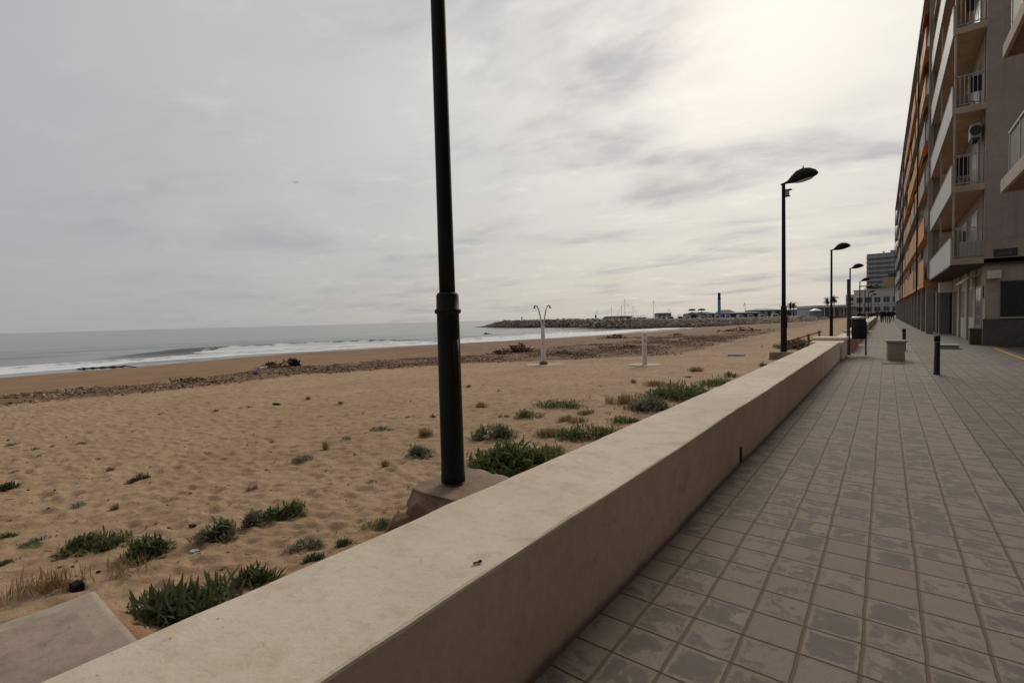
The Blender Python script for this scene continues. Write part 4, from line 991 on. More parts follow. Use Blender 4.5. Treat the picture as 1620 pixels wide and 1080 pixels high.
mb = MB(); mb.box(3.24, 3.30, Y0 + .3, Y0 + .75, 2.0, 2.5); mb.build('meter_box', shut, ab)
# ground floor shop front facing the promenade
fx = XW + .058
def front(y0, y1, z0, z1, name, m_, thick=.03, proud=0.0, parent=ab):
    mb = MB(); mb.box(fx - thick - proud, fx - .001 - proud, y0, y1, z0, z1); return mb.build(name, m_, parent)
d1 = front(29.0, 30.6, 0.02, 2.55, 'shop_door', white)
front(29.12, 29.78, .1, 2.45, 'pane', gglass, .012, .03, d1); front(29.86, 30.5, .1, 2.45, 'pane', gglass, .012, .03, d1)
d2 = front(31.3, 33.0, .02, 2.6, 'shop_window', white); front(31.4, 32.9, 1.15, 2.5, 'pane', mat('brown_blind', (.12, .095, .07, 1), .6), .012, .03, d2)
d3 = front(34.2, 36.2, .02, 2.6, 'shop_window', white); front(34.3, 36.1, 1.1, 2.5, 'pane', mat('brown_blind', (.12, .095, .07, 1)), .012, .03, d3)
d4 = front(37.5, 40.0, .02, 2.6, 'roller_shutter', mat('brown_shutter', (.10, .072, .05, 1), .7, .25, 5))
front(30.65, 31.25, 0, 3.3, 'pilaster', beige, .06); front(33.1, 34.1, 0, 3.3, 'pilaster', beige, .10); front(36.4, 37.3, 0, 3.3, 'pilaster', beige, .10)
mb = MB()
for k in range(10):
    t0 = k / 9; 
vs = []
for yy in (29.6, 32.2): vs += [(fx - .01, yy, 3.06), (fx - .36, yy, 2.98), (fx - .62, yy, 2.72), (fx - .60, yy, 2.69), (fx - .35, yy, 2.94), (fx - .01, yy, 3.02)]
mb.add(vs, [(i, (i + 1) % 6, 6 + (i + 1) % 6, 6 + i) for i in range(6)] + [(5, 4, 3, 2, 1, 0), (6, 7, 8, 9, 10, 11)])
mb.build('awning', whitem, ab)
mb = MB(); mb.box(2.42, 2.98, 37.4, 37.9, 2.52, 3.1); mb.build('hanging_box_sign', whitem, ab, .01)

# ------------------------------------------------------------------ orange block and far grey block in the row
def row_block(name, label, Ya, Yb, Xa, Xb, ztop, nfl, pal, seed):
    rnd = random.Random(seed)
    L = math.hypot(Yb - Ya, Xb - Xa); ang = math.atan2(-(Xb - Xa), Yb - Ya)
    r = empty(name, (Xa, Ya, 0), label, 'apartment building', rotz=ang)
    wallmat, parm, winm, recm = pal
    mb = MB(); mb.box(.35, 11, .0, L, 3.3, ztop); mb.build('wall', wallmat, r)
    mb = MB(); mb.box(.80, 11, 0, L, -.1, 3.0); mb.build('ground_floor_wall', recm, r)
    for k in range(int(L / 4.6) + 1):
        yk = min(.05 + k * 4.6, L - .5); mb = MB(); mb.box(.14, .50, yk, yk + .42, -.05, 3.018); mb.build('column', olive, r)
    mb = MB(); mb.box(-.02, 11, 0, L, 3.02, 3.28); mb.build('ledge', parm, r)
    fh = (ztop - 3.3) / nfl; nb = max(3, int(L / 5.5)); bw = L / nb
    for k in range(nfl):
        z = 3.3 + k * fh
        for j in range(nb):
            y0 = j * bw
            if rnd.random() < .92:
                mb = MB(); h = rnd.choice((1.25, 1.4, 1.55)); y1 = y0 + bw * rnd.choice((.7, .9, .97, 1.0))
                mb.box(0, .06, y0 + .1, y1, z + .02, z + h); mb.box(.06, .34, y0 + .1, y1, z + .02, z + .16)
                b_ = mb.build('balcony', parm if rnd.random() < .74 else wallmat, r)
            if rnd.random() < .5:
                mb = MB(); a0 = y0 + rnd.uniform(.2, 1.2); dr = rnd.uniform(.5, 1.25)
                mb.add([(.34, a0, z + fh - .12), (.34, a0 + 2.6, z + fh - .12), (-.06, a0 + 2.6, z + fh - .12 - dr * .8), (-.06, a0, z + fh - .12 - dr * .8),
                        (.34, a0, z + fh - .17), (.34, a0 + 2.6, z + fh - .17), (-.06, a0 + 2.6, z + fh - .17 - dr * .8), (-.06, a0, z + fh - .17 - dr * .8)],
                       [(0, 1, 2, 3), (7, 6, 5, 4), (0, 3, 7, 4), (1, 5, 6, 2), (3, 2, 6, 7), (0, 4, 5, 1)])
                mb.build('awning', parm, r)
            mb = MB(); mb.box(.32, .352, y0 + .9, y0 + bw - .9, z + .25, z + fh - .5); f_ = mb.build('window', winm, r)
        mb = MB(); mb.box(-.03, .34, 0, L, z + fh - .10, z + fh); mb.build('floor_band', wallmat if k % 2 else parm, r)
    for yy in (L * .17, L * .99):
        mb = MB(); mb.tube([(-.06, yy, 2.9), (-.06, yy, ztop + .2)], .05, 8); mb.build('drainpipe', mat('dark_pipe', (.03, .022, .018, 1), .6), r)
    cols = [mat('brown_shutter', (.10, .072, .05, 1)), mat('blue_grey_shutter', (.15, .16, .175, 1), .6), mat('tan_shutter', (.22, .16, .11, 1), .6), shut]
    y = .8
    while y < L - 3:
        w_ = rnd.choice((1.4, 2.2, 2.8)); mb = MB(); mb.box(.75, .798, y, y + w_, .02, 2.7); mb.build('shutter_door', rnd.choice(cols), r); y += w_ + rnd.uniform(.6, 1.4)
    mb = MB(); mb.box(-.10, 11.1, -.02, L + .02, ztop + .002, ztop + .22); mb.build('roof_edge', mat('roof_edge_red', (.20, .075, .06, 1), .7), r)
    return r
orange = mat('orange_panel', (.50, .235, .075, 1), .7, .25, 1.2, dirt=.5)
olive = mat('olive_grey_render', (.28, .255, .205, 1), .8, .15, 2, dirt=.3)
dullw = mat('dull_window', (.085, .08, .07, 1), .7, .25, .8)
ob_ = row_block('apartment_block', 'tall apartment block striped with orange balconies and awnings, beside the grey balcony block', 41.4, 78, 1.90, 1.62, 21.0, 6, (olive, orange, dullw, brownw), 3)
greyr = mat('grey_brown_render', (.29, .25, .215, 1), .8, .15, 2, dirt=.3); greyr2 = mat('mauve_grey_panel', (.26, .235, .225, 1), .7, .15, 2)
row_block('apartment_block', 'grey brown apartment block at the far end of the promenade row, beyond the orange one', 78.6, 121, 1.60, 1.36, 20.8, 6, (greyr, greyr2, dullw, brownw), 5)

# ------------------------------------------------------------------ corner building on the right edge
mb = MB(); mb.box(2.72, 3.2, 41.30, 41.39, .02, 2.6); dg_ = mb.build('side_door', mat('blue_grey_shutter', (.15, .16, .175, 1)), ab)
cb = empty('corner_building', (0, 0, 0), 'building at the right edge with glass railed balconies of pale concrete', 'building')
cpale = plaster('pale_balcony_concrete', (.36, .30, .25, 1), (.42, .35, .29, 1), (.26, .2, .16, 1))
mb = MB(); mb.box(3.45, 16, -14, 16.0, -.1, 20.5); mb.build('wall', gwall, cb)
for z in (4.30, 7.42, 10.5, 13.6, 16.7):
    mb = MB(); mb.box(2.22, 3.448, -13, 16.4, z + .08, z + .26); mb.build('balcony_slab', brownw, cb)
    mb = MB(); mb.box(2.14, 2.218, -13.05, 16.45, z, z + .30); mb.box(2.22, 3.44, 16.402, 16.45, z, z + .30); sl_ = mb.build('balcony_edge', cpale, cb, .01)
    mb = MB()
    for yy in np.arange(15.9, -12, -1.1): mb.box(2.20, 2.235, yy - .02, yy + .02, z + .262, z + 1.22)
    mb.box(2.19, 2.245, -12.5, 15.95, z + 1.222, z + 1.27); mb.build('railing', railm, cb)
    mb = MB()
    for yy in np.arange(15.9, -11, -1.1): mb.box(2.212, 2.224, yy - 1.06, yy - .04, z + .34, z + 1.17)
    mb.build('glass_panel', mat('green_tinted_glass', (.13, .14, .115, 1), .6, .05, spec=.1), cb)
    for yy in (12.5, 8, 3):
        mb = MB(); mb.box(3.40, 3.447, yy, yy + 2, z + .28, z + 2.4); mb.build('window', dglass, cb)

# ------------------------------------------------------------------ people
skin = mat('skin', (.36, .22, .15, 1), .6, .1); hairm = mat('dark_hair', (.03, .022, .018, 1), .7, .3)
def person(loc, rotz, h, label, jacket, trousers, stride=.22, hair=hairm, swing=.18):
    k = h / 1.75
    J = [(0, 0, .95, .13), (0, 0, 1.12, .135), (0, .01, 1.30, .155), (0, .01, 1.44, .11), (0, .015, 1.53, .055), (0, .03, 1.62, .085), (0, .03, 1.70, .085)]
    E = [(0, 1), (1, 2), (2, 3), (3, 4), (4, 5), (5, 6)]
    for s in (-1, 1):
        b = len(J); st = stride * s
        J += [(s * .09, 0, .88, .10), (s * .10, st * .5 + .03, .49, .065), (s * .10, st, .10, .045), (s * .11, st + .15, .04, .035)]
        E += [(0, b), (b, b + 1), (b + 1, b + 2), (b + 2, b + 3)]
        b = len(J); sw = -swing * s
        J += [(s * .19, .0, 1.40, .065), (s * .24, sw * .5 - .02, 1.13, .05), (s * .25, sw + .06, .89, .036), (s * .25, sw + .10, .80, .032)]
        E += [(3, b), (b, b + 1), (b + 1, b + 2), (b + 2, b + 3)]
    me = bpy.data.meshes.new('tmp'); me.from_pydata([(x * k, y * k, z * k) for x, y, z, r in J], E, [])
    ob = bpy.data.objects.new('tmp', me); COL.objects.link(ob)
    sk = ob.modifiers.new('s', 'SKIN'); ss = ob.modifiers.new('u', 'SUBSURF'); ss.levels = 1; ss.render_levels = 1
    for i, v in enumerate(me.skin_vertices[0].data): v.radius = (J[i][3] * k * (1.45 if i < 4 else 1.15), J[i][3] * k * 1.15); v.use_root = (i == 0)
    dg = bpy.context.evaluated_depsgraph_get(); dg.update()
    m2 = bpy.data.meshes.new_from_object(ob.evaluated_get(dg)); bpy.data.objects.remove(ob)
    m2.name = 'person'; m2.materials.clear()
    for q in (jacket, trousers, skin, blk): m2.materials.append(q)
    for f in m2.polygons:
        z = f.center.z / k; x = abs(f.center.x) / k
        f.material_index = 3 if z < .09 else 2 if z > 1.50 else 2 if (x > .17 and z < .86) else 0 if z > .93 else 1
        f.use_smooth = True
    o = bpy.data.objects.new('person', m2); COL.objects.link(o); o.location = loc; o.rotation_euler.z = rotz
    tag(o, label, 'person', 'people in the distance')
    mb = MB(); mb.ell((0, .015 * k, 1.70 * k), (.092 * k, .10 * k, .088 * k), 12, 8, zmin=-.03 * k); mb.build('hair', hair, o)
    return o
jk = mat('black_jacket', (.015, .015, .018, 1), .8, .2); jn = mat('navy_jacket', (.02, .022, .035, 1), .8, .2); jr = mat('maroon_jacket', (.13, .035, .04, 1), .8, .2)
tg = mat('light_grey_trousers', (.24, .24, .26, 1), .8, .2); td = mat('dark_trousers', (.025, .025, .03, 1), .8, .2)
for (px, py, lb, a, b_, rz, s) in ((1394.5, 510, 'person in black walking close to the wall, leftmost of the distant walkers', jk, td, .2, .25), (1399.5, 509, 'person in dark clothes partly behind the leftmost distant walker', jn, td, .1, -.2),
                               (1405.5, 511.5, 'person in a dark jacket and light grey trousers, middle of the distant walkers', jk, tg, -.1, .2), (1412, 508.5, 'person in navy, rightmost of the distant walkers', jn, td, .3, -.22),
                               (1387.5, 505.5, 'person in a maroon jacket behind the end of the far wall', jr, td, .1, .2)):
    p = on_z(px, py, 0); person((p[0], p[1], 0), rz + PI * (s > 0), 1.62, lb, a, b_, s)

# ------------------------------------------------------------------ breakwater
rkm = tint_mat('breakwater_rock', .9, .2)
BL = [on_z(752, 517.6, -1.6), on_z(782, 517.6, -1.6), on_z(870, 518, -1.6), on_z(1000, 519.2, -1.6), on_z(1100, 518, -1.6), on_z(1200, 515.5, -1.6), on_z(1290, 511, -1.6), on_z(1320, 508, -1.6)]
BL = [Vector(p) for p in BL]
mb = MB()
RC = [(.29, .235, .18), (.36, .29, .225), (.42, .35, .285), (.24, .195, .15), (.48, .41, .33), (.32, .25, .185)]
def bl_pt(t):
    t *= len(BL) - 1; i = min(int(t), len(BL) - 2); f = t - i; p = BL[i].lerp(BL[i + 1], f); d = (BL[i + 1] - BL[i]).normalized()
    return p, d
hs = lambda t: float(np.interp(t, [0, .07, .16, .3, .5, .75, .9, 1], [-.6, 1.0, 2.8, 2.75, 2.1, 1.8, 1.7, 1.2]))
n = 60; vs = []
for i in range(n + 1):
    t = i / n; p, d = bl_pt(t); nn = Vector((-d.y, d.x, 0)); nn = nn if nn.dot(p) > 0 else -nn; h = max(hs(t) - .35, .05)
    vs += [p + Vector((0, 0, -1)), p + nn * 2.6 + Vector((0, 0, h)), p + nn * 6.5 + Vector((0, 0, h)), p + nn * 10 + Vector((0, 0, -1))]
mb.add(vs, [(i * 4 + j, i * 4 + j + 1, (i + 1) * 4 + j + 1, (i + 1) * 4 + j) for i in range(n) for j in range(3)], (.08, .066, .052))
for _ in range(6500):
    t = random.random(); p, d = bl_pt(t); nn = Vector((-d.y, d.x, 0)); nn = nn if nn.dot(p) > 0 else -nn; h = hs(t)
    u = random.random()
    if u < .68: f = random.random(); q = p + nn * (f * 2.6 - .5) + Vector((0, 0, f * h - .1))
    else: q = p + nn * random.uniform(2.2, 6.5) + Vector((0, 0, h - .15 + random.gauss(0, .14)))
    c = random.choice(RC); v_ = random.uniform(.8, 1.2)
    if q.z < -1.1: c = tuple(a * .55 for a in c)       # weed line at the waterline
    mb.rock(q, random.uniform(.25, .62), tuple(a * v_ for a in c))
tag(mb.build('breakwater', rkm), 'long dark breakwater of piled rocks reaching out into the sea', 'breakwater', kind='stuff')
def on_breakwater(px, z):
    best = min(((abs(px_of(bl_pt(t / 400)[0]) - px), t / 400) for t in range(401)))
    p, d = bl_pt(best[1]); nn = Vector((-d.y, d.x, 0)); nn = nn if nn.dot(p) > 0 else -nn
    return p + nn * 4 + Vector((0, 0, hs(best[1])))
def px_of(p): q = W.T @ (np.array(p) - [0, 0, H]); return 810 + F * q[0] / q[2]
p = on_breakwater(812, 0); person(p, 1, 1.7, 'lone dark figure standing near the seaward end of the breakwater', jk, td, .05)
p = on_breakwater(925, 0); person(p, 1, 1.7, 'lone dark figure standing on the breakwater right of the beach shower', jk, td, .05)

# rocks awash near the surf
p = on_z(768, 529, -1.6); mb = MB()
for k in range(6): mb.rock((random.gauss(0, .9), random.gauss(0, .4), random.uniform(-.1, .2)), random.uniform(.2, .42), (.07, .06, .05))
tag(mb.build('reef_rock', rkm, loc=p), 'small dark rocks awash in the surf left of the beach shower', 'rock', kind='stuff')

# ------------------------------------------------------------------ harbour
def at_depth(px, py, d):
    r = ray(px, py); return np.array([r[0] * d, r[1] * d, H + r[2] * d])
hullw = mat('boat_white', (.62, .60, .56, 1), .4, .08); hullg = mat('boat_grey', (.30, .30, .31, 1), .5, .1); hullb = mat('boat_blue', (.05, .10, .25, 1), .4, .1)
alu = mat('mast_grey', (.24, .24, .24, 1), .4, .1)
def boat(px, d, L, label, kind='motor', hull=hullw, rz=0.0, name=None, mast=9.0):
    p = at_depth(px, 500, d); p[2] = -1.6
    o = empty(name or ('motor_boat' if kind == 'motor' else 'sailing_boat'), p, label, 'boat', 'boats moored in the harbour', rotz=YAW + rz)
    if kind == 'motor': o.scale = (.75, .75, 1.2)
    n = 9; vs = []; fs = []
    for i in range(n):
        t = i / (n - 1); x = (t - .5) * L; w = .15 * L * (math.sin(PI * min(1, .42 + t * .58)) ** .7 if t < .97 else .03); sh_ = .9 + .5 * t * t
        vs += [(x, -w, sh_), (x, -w * .75, .2), (x, 0, -.25), (x, w * .75, .2), (x, w, sh_)]
    for i in range(n - 1):
        for j in range(4): fs.append((i * 5 + j, i * 5 + j + 1, (i + 1) * 5 + j + 1, (i + 1) * 5 + j))
        fs.append((i * 5 + 4, i * 5, (i + 1) * 5, (i + 1) * 5 + 4))
    fs += [(0, 4, 3, 2, 1)]
    mb = MB(); mb.add(vs, fs); mb.build('hull', hull, o)
    ch = 1.5 if kind == 'motor' else .6
    mb = MB(); w = L * .10
    vs = [(-.28 * L, -w, .95), (.2 * L, -w, 1.1), (.2 * L, w, 1.1), (-.28 * L, w, .95), (-.25 * L, -w * .85, .95 + ch), (.06 * L, -w * .8, .95 + ch), (.06 * L, w * .8, .95 + ch), (-.25 * L, w * .85, .95 + ch)]
    mb.add(vs, [(4, 5, 6, 7), (0, 1, 5, 4), (1, 2, 6, 5), (2, 3, 7, 6), (3, 0, 4, 7)]); mb.build('cabin', hullw, o)
    if kind == 'motor':
        mb = MB(); mb.box(-.22 * L, .05 * L, -w * 1.02, w * 1.02, 1.7, 2.15); mb.build('window_band', dglass, o)
        mb = MB(); mb.box(-.3 * L, .02 * L, -w * .9, w * .9, 2.9, 3.0); mb.tube([(-.28 * L, -w * .8, 1), (-.28 * L, -w * .8, 2.9)], .05, 6); mb.tube([(-.28 * L, w * .8, 1), (-.28 * L, w * .8, 2.9)], .05, 6); mb.build('canopy', hull, o)
    else:
        mb = MB(); mb.tube([(.05 * L, 0, 1), (.05 * L, 0, mast)], [.09, .07], 6); mb.build('mast', alu, o)
        mb = MB(); mb.tube([(.05 * L, 0, 2.2), (-.4 * L, 0, 2.3)], [.13, .12], 6); mb.build('boom', hullb if L < 9 else alu, o)
        mb = MB(); mb.tube([(.05 * L, 0, mast - .2), (.49 * L, 0, 1.4)], .025, 4); mb.tube([(.05 * L, 0, mast - .2), (-.49 * L, 0, 1.1)], .025, 4); mb.build('stay', alu, o)
    return o
for (px, d, L, mast, lb) in ((943, 236, 7, 6.6, 'sailing boat with a short mast, leftmost behind the breakwater'), (966, 240, 8, 8.2, 'sailing boat with a thin mast, second from the left behind the breakwater'),
                             (982, 215, 8, 8.0, 'sailing boat moored just left of the tallest mast'), (987, 222, 10, 11.5, 'sailing boat with the tallest mast in the harbour'),
                             (1000.5, 244, 8, 8.6, 'sailing boat with a faint mast right of the tallest mast'), (1033, 230, 9, 10.6, 'sailing boat with a lone tall mast in the middle of the harbour'),
                             (1057, 214, 7, 6.4, 'sailing boat with a small mast just left of the blue tower sheds')):
    boat(px, d, L, lb, 'sail', hullw, random.uniform(-.5, .5), mast=mast)
for (px, d, L, hl, rz, lb) in ((1004, 200, 7, hullw, .2, 'white motor boat below the tallest masts'), (1020, 205, 8, hullg, -.2, 'grey motor boat below the lone tall mast on its left'), (1044, 200, 8, hullw, .3, 'white motor boat right of the lone tall mast'),
                           (1062, 190, 9, hullw, .1, 'bright white motor boat in the middle of the harbour'), (1078, 195, 7, hullw, -.3, 'white motor boat left of the dark sheds'), (1088, 205, 8, hullg, .4, 'grey motor boat touching the dark sheds on their left'),
                           (1136, 190, 6, hullw, 0, 'small white motor boat at the foot of the blue tower'), (1172, 188, 8, hullw, .3, 'white motor boat right of the blue tower'),
                           (1189, 184, 7, hullb, -.2, 'blue motor boat below the flagpole'), (1206, 182, 7, hullw, .2, 'white motor boat left of the second lamp'), (1228, 180, 8, hullw, -.1, 'white motor boat touching the second lamp on its left'), (1012, 212, 7, hullw, .5, 'white motor boat behind the one below the tallest masts'),
                           (1052, 208, 6, hullg, -.4, 'small grey motor boat between the lone tall mast and the bright white boat'), (1112, 200, 7, hullw, .2, 'white motor boat in front of the shed left of the blue tower'), (1124, 196, 6, hullg, .1, 'small grey motor boat just left of the blue tower foot'), (1153, 194, 7, hullw, -.2, 'white motor boat in front of the hip roofed shed')):
    boat(px, d, L, lb, 'motor', hl, rz)
# sheds and quay buildings
dkroof = mat('dark_roof', (.07, .068, .068, 1), .8, .2, 1); paleb = mat('pale_harbour_wall', (.34, .33, .31, 1), .8, .12, .6); lilac = mat('pale_lilac_wall', (.36, .35, .36, 1), .8, .1, .6)
def shed(px0, px1, d, z0, zw, zr, label, wm, rm, dep=9, name='harbour_shed', openings=3):
    a = at_depth(px0, 500, d); b = at_depth(px1, 500, d); L = float(np.hypot(*(b - a)[:2])); ang = math.atan2(b[1] - a[1], b[0] - a[0])
    o = empty(name, (a[0], a[1], 0), label, 'building', rotz=ang)
    mb = MB(); mb.box(0, L, 0, dep, z0, zw); mb.build('wall', wm, o)
    mb = MB(); e = .5
    mb.add([(-e, -e, zw + .002), (L + e, -e, zw + .002), (L + e, dep + e, zw + .002), (-e, dep + e, zw + .002), (min(2.5, L * .2), dep / 2, zr), (L - min(2.5, L * .2), dep / 2, zr)], [(0, 1, 5, 4), (1, 2, 5), (2, 3, 4, 5), (3, 0, 4), (3, 2, 1, 0)])
    mb.build('roof', rm, o)
    for k in range(openings):
        x = L * (k + .5) / openings; mb = MB(); mb.box(x - L * .28 / openings, x + L * .28 / openings, -.03, -.002, z0 + .3, zw - .5); mb.build('opening', dglass, o)
    return o
shed(1091, 1133, 232, -.05, 2.1, 3.0, 'dark roofed shed left of the blue tower', paleb, dkroof)
shed(1142, 1166, 236, -.05, 1.9, 3.8, 'dark hip roofed shed just right of the blue tower', paleb, dkroof)
shed(1160, 1202, 228, -.05, 1.9, 2.5, 'long low dark shed under the flagpole', dkroof, dkroof)
shed(1200, 1236, 250, -.05, 3.2, 4.0, 'grey roofed hall left of the second lamp', lilac, mat('grey_roof', (.22, .22, .22, 1), .8, .15, 1), 14)
shed(1238, 1292, 262, -.05, 3.1, 3.3, 'long flat pale hall right of the second lamp', lilac, mat('grey_roof', (.22, .22, .22, 1)), 14)
shed(958, 1000, 226, -1.65, 1.9, 2.15, 'low dark boat house at the left end of the harbour', paleb, dkroof, 5, openings=4)
shed(1040, 1062, 246, -1.65, 2.9, 3.2, 'small dark roofed hut right of the lone tall mast', paleb, dkroof, 5)
for (px, lb) in ((1095, 'dark canopy on the shed roof left of the blue tower, first of two'), (1110, 'dark canopy on the shed roof left of the blue tower, nearer the tower')):
    p = at_depth(px, 500, 235); mb = MB(); mb.box(-.08, .08, -.08, .08, 0, 2.9); o = empty('canopy', (p[0], p[1], 0), lb, 'canopy', rotz=YAW)
    mb = MB(); mb.tube([(0, 0, 0), (0, 0, 4.0)], .12, 8); mb.build('stem', dkroof, o)
    mb = MB(); mb.lathe([(1.9, 3.7), (1.9, 3.8), (1.3, 4.5), (.2, 4.7)], n=12); mb.build('cover', dkroof, o)
# blue harbour light
bl = mat('harbour_blue', (.045, .155, .29, 1), .5, .1, 1)
p = at_depth(1138, 500, 230); bt = empty('harbour_light', (p[0], p[1], 0), 'slender blue harbour light tower with a ring gallery near the top', 'light tower')
mb = MB(); mb.lathe([(1.1, -.05), (1.1, .5), (.72, .52), (.66, 9.1)], n=18); mb.build('shaft', bl, bt)
mb = MB(); mb.lathe([(.66, 9.102), (.98, 9.15), (.98, 9.3), (.7, 9.32)], n=18); mb.build('gallery', mat('deep_blue', (.03, .08, .17, 1), .5), bt)
mb = MB(); mb.lathe([(.58, 9.322), (.6, 10.9), (.72, 11.0), (.62, 11.5), (.25, 11.9)], n=16); mb.build('lantern', mat('deep_blue', (.03, .08, .17, 1)), bt)
p = at_depth(1179, 500, 222); fp = empty('flagpole', (p[0], p[1], 0), 'thin pale flagpole with a drooping dark flag right of the blue tower', 'flagpole', rotz=YAW)
mb = MB(); mb.tube([(0, 0, 0), (0, 0, 6.2)], [.11, .07], 8); mb.build('pole', alu, fp)
mb = MB(); mb.add([(-.05, 0, 6.9), (-.45, .1, 5.0), (-.85, .05, 4.7), (-.35, 0, 6.5), (-.05, .04, 6.9), (-.45, .14, 5.0), (-.85, .09, 4.7), (-.35, .04, 6.5)], [(0, 1, 2, 3), (7, 6, 5, 4), (0, 3, 7, 4), (1, 5, 6, 2)]); mb.tube([(0, 0, 6.1), (-.05, 0, 6.9)], .05, 5); mb.build('flag', dkroof, fp)
# palms
frm = tint_mat('palm_leaf', .7, .3, .2)
def palm(px, d, h, label, cr=1.6):
    p = at_depth(px, 500, d); o = empty('palm_tree', (p[0], p[1], 0), label, 'palm tree', 'palm trees by the harbour')
    mb = MB(); mb.tube([(0, 0, -.1), (.1, 0, h * .5), (.05, 0, h)], [.28, .2, .18], 8); mb.build('trunk', mat('palm_trunk', (.10, .075, .055, 1), .9, .3, 3), o)
    mb = MB()
    for k in range(60):
        az = random.random() * 2 * PI; el = random.uniform(-.9, 1.4); L = cr * random.uniform(.8, 1.2)
        d_ = Vector((math.cos(az) * math.cos(el), math.sin(az) * math.cos(el), math.sin(el))); q = Vector((.05, 0, h))
        sd = Vector((-math.sin(az), math.cos(az), 0)); c = tuple(a * random.uniform(.7, 1.2) for a in (.045, .06, .03))
        for s in range(6):
            q2 = q + d_ * L / 6; w = .20 * cr * (1 - abs(s - 2) / 6)
            for sg in (-1, 1):
                mb.add([q, q2, q2 + sd * sg * w + Vector((0, 0, -.12 * cr * .5))], [(0, 1, 2)], c)
            d_ = (d_ + Vector((0, 0, -.22))).normalized(); q = q2
    mb.build('crown', frm, o)
palm(1250, 240, 5.0, 'left one of the pair of touching palms on the quay', 1.9); palm(1255.5, 242, 5.4, 'right one of the pair of touching palms on the quay', 1.9)
palm(1248, 232, 1.9, 'low young palm beside the pair of touching palms', 1.0)
palm(1308, 215, 6.3, 'palm behind the white pavilion, on its left', 1.8); palm(1319, 212, 7.0, 'palm behind the white pavilion beside the third lamp', 2.0)
# white pavilion
wbl = mat('white_building_wall', (.55, .53, .50, 1), .8, .08, .5, dirt=.15); wbl2 = mat('pale_lilac_building', (.48, .46, .46, 1), .8, .08, .5)
p = at_depth(1288, 500, 165); q = at_depth(1347, 500, 165); L = float(np.hypot(*(q - p)[:2])); ang = math.atan2(q[1] - p[1], q[0] - p[0])
pv = empty('pavilion', (p[0], p[1], 0), 'low white flat roofed pavilion with arches at the end of the beach', 'pavilion', rotz=ang)
mb = MB(); mb.box(0, L + 3, 1.5, 10, -.1, 3.0); mb.build('wall', lilac, pv)
mb = MB(); mb.box(-.6, L + 3.4, -.6, 10.5, 3.02, 3.75); mb.build('roof', wbl, pv)
for k in range(4):
    xc = 1.6 + k * (L - 1.5) / 3.4; mb = MB(); pts = [(xc + 1.15 * math.cos(a), 1.45, 1.35 + 1.2 * math.sin(a)) for a in np.linspace(0, PI, 11)]
    pts = [(xc + 1.15, 1.45, .0)] + pts + [(xc - 1.15, 1.45, .0)]
    vs = pts + [(x, y + .06, z) for x, y, z in pts]; m_ = len(pts)
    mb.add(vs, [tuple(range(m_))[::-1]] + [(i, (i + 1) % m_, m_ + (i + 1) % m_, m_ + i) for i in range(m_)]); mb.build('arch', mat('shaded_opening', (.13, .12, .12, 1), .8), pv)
    mb = MB(); mb.box(xc - 1.65, xc - 1.4, -.3, -.05, -.1, 3.018); mb.build('column', wbl, pv)
# small kiosk and umbrella before the pavilion
p = at_depth(1290, 505, 150); ks = empty('kiosk', (p[0], p[1], 0), 'small white topped kiosk at the left end of the pavilion', 'kiosk', rotz=YAW)
mb = MB(); mb.box(-1.2, 1.2, -1, 1, -.5, 1.9); mb.build('body', mat('blue_grey_body', (.16, .18, .24, 1), .7), ks)
mb = MB(); mb.lathe([(1.7, 1.902), (1.7, 2.0), (.4, 2.6), (.1, 2.65)], n=8, smooth=False); mb.build('roof', hullw, ks)
# white building closing the promenade
Yw = 207
wb = empty('white_building', (0, Yw, 0), 'white two storey building with rows of square windows closing the end of the promenade', 'building')
mb = MB(); mb.box(-8.9, 16, 0, 14, -.5, 8.45); mb.build('wall', wbl, wb)
mb = MB(); mb.box(-11.3, -8.902, 1.0, 14, -.5, 7.3); mb.build('side_wing', wbl2, wb)
mb = MB(); mb.box(-9.1, 16.2, -.2, 14.2, 8.452, 8.75); mb.build('roof_edge', wbl, wb)
for row, (za, zb) in enumerate(((4.2, 6.2), (1.2, 2.9))):
    for k in range(9):
        x = -8.2 + k * 2.45; mb = MB(); mb.box(x, x + 1.85, -.05, -.002, za, zb); f = mb.build('window', mat('white_frame', (.45, .43, .41, 1), .6), wb)
        mb = MB(); mb.box(x + .12, x + .86, -.08, -.052, za + .12, zb - .12); mb.box(x + .98, x + 1.73, -.08, -.052, za + .12, zb - .12); mb.build('pane', mat('grey_window_glass', (.075, .085, .09, 1), .3), f)
    mb = MB(); mb.box(-9, 16, -.25, -.002, za - .55, za - .25); mb.build('band', wbl, wb)
for k in range(3):
    mb = MB(); mb.box(-11.1, -9.1, .95, .998, 1.2 + k * 2.0, 2.2 + k * 2.0); mb.build('window', dglass, wb)
for k in range(5):
    mb = MB(); mb.box(-8 + k * 3.3, -5.6 + k * 3.3, -.06, -.003, -.4, .7); mb.build('doorway', dglass, wb)
oc = empty('ochre_building', (0, 238, 0), 'ochre block standing behind the white building, below the grey tower', 'building')
ochre = mat('ochre_render', (.36, .27, .13, 1), .8, .1, .4)
mb = MB(); mb.box(-.9, 14, 0, 10, -.5, 14.2); mb.build('wall', ochre, oc)
mb = MB(); mb.box(-4.8, -.902, -1.5, 9, -.5, 11.3); mb.build('lower_wing', mat('cream_render', (.46, .40, .27, 1), .8, .1, .4), oc)
mb = MB(); mb.box(-8.5, -.6, -4, -1.502, 10.9, 11.25); mb.tube([(-8.3, -3.8, 8), (-8.3, -3.8, 10.9)], .1, 6); mb.tube([(-4.4, -3.8, 8), (-4.4, -3.8, 10.9)], .1, 6); mb.build('pergola', mat('cream_render', (.46, .40, .27, 1)), oc)
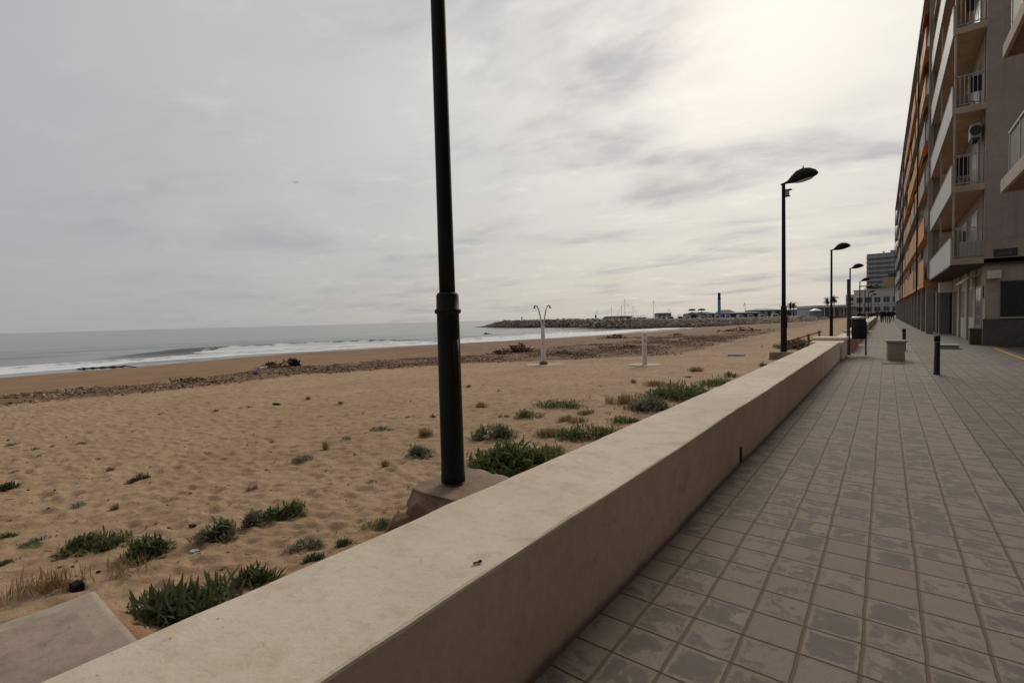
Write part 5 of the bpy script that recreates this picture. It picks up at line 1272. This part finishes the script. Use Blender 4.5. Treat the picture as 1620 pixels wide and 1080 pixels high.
mb = MB(); mb.box(.5, 3.2, -.05, -.002, 14.3, 15.6); mb.box(.5, 3.2, 0, 3, 14.202, 15.6); mb.build('roof_hut', dkroof, oc)
for k in range(4): mb = MB(); mb.box(-4.4 + k * .9, -3.9 + k * .9, -1.56, -1.503, 9.4, 10.4); mb.build('window', dglass, oc)
tree_m = tint_mat('dark_foliage', .8, .2, .15)
for (px, zb, lb) in ((1392, 8.6, 'dark potted shrub on the roof terrace of the white building, right of the pergola'), (1383, 8.6, 'low dark shrub on the roof terrace under the pergola')):
    p = at_depth(px, 455, 214); o = empty('terrace_shrub', (p[0], Yw + 4, 8.5), lb, 'shrub')
    mb = MB()
    for _ in range(160):
        v = Vector((random.gauss(0, .6), random.gauss(0, .6), 1.0 + random.gauss(0, .5))); leaf(mb, v, random.random() * 6.3, random.uniform(-.3, 1.4), .5, .2, .3, (.03, random.uniform(.03, .05), .02), 2)
    mb.build('foliage', tree_m, o)
    mb = MB(); mb.lathe([(.25, .26), (.35, .8)], n=8); mb.build('pot', brickm, o)
tw = empty('tower_block', (0, 410, 0), 'tall grey tower block with horizontal balcony bands, hazy behind the promenade', 'tower block')
tgm = mat('tower_grey', (.38, .37, .375, 1), .8, .08, .1); tlm = mat('tower_light_band', (.46, .45, .45, 1), .8, .08, .2)  # tower tones, window glass too, lightened in the colour to imitate distance haze
mb = MB(); mb.box(-10.6, 24, 0, 16, -1, 39.5); mb.build('wall', tgm, tw)
for k in range(11):
    z = 6 + k * 3.05; mb = MB(); mb.box(-10.8, 24, -1.1, -.002, z, z + 1.05); mb.build('balcony_band', tlm, tw)
    for j in range(7):
        if k == 0 and j == 0:
            mb = MB(); mb.box(0, 2.9, -.06, -.003, 0, 1.55); w0 = mb.build('window', mat('tower_hazed_glass', (.28, .28, .29, 1), .6, .1), tw)
        else: w0 = w0.copy(); COL.objects.link(w0)
        w0.location = (-9.8 + j * 4.6, 0, z + 1.15)
mb = MB(); mb.box(2, 6, 3, 8, 39.502, 41.2); mb.box(-2, -1, 3, 5, 39.502, 40.8); mb.tube([(4, 4, 41), (4, 4, 43)], .1, 5); mb.build('roof_plant', tgm, tw)

# ------------------------------------------------------------------ gull
p = at_depth(468, 289, 80); mb = MB()
mb.tube([(0, -.22, 0), (0, -.1, .01), (0, .08, 0), (0, .2, -.01), (0, .27, -.01)], [.01, .055, .06, .04, .015], 8)
gl = tag(mb.build('gull', mat('gull_grey', (.14, .14, .14, 1), .8, .1), loc=p, rotz=.8), 'small gull gliding high over the sea', 'bird')
for s in (-1, 1):
    mb = MB(); prof = [(0, .08, -.06, .02), (s * .22, .09, -.05, .13), (s * .40, .05, -.07, .12), (s * .58, -.05, -.10, .05)]
    vs = [(x, a, z + .012) for x, a, b_, z in prof] + [(x, b_, z + .006) for x, a, b_, z in prof] + [(x, a, z - .004) for x, a, b_, z in prof] + [(x, b_, z - .006) for x, a, b_, z in prof]
    mb.add(vs, [(i, i + 1, 4 + i + 1, 4 + i) for i in range(3)] + [(8 + i, 12 + i, 13 + i, 9 + i) for i in range(3)] + [(i, 8 + i, 9 + i, i + 1) for i in range(3)]); mb.build('wing', mat('gull_grey', (.14, .14, .14, 1)), gl)
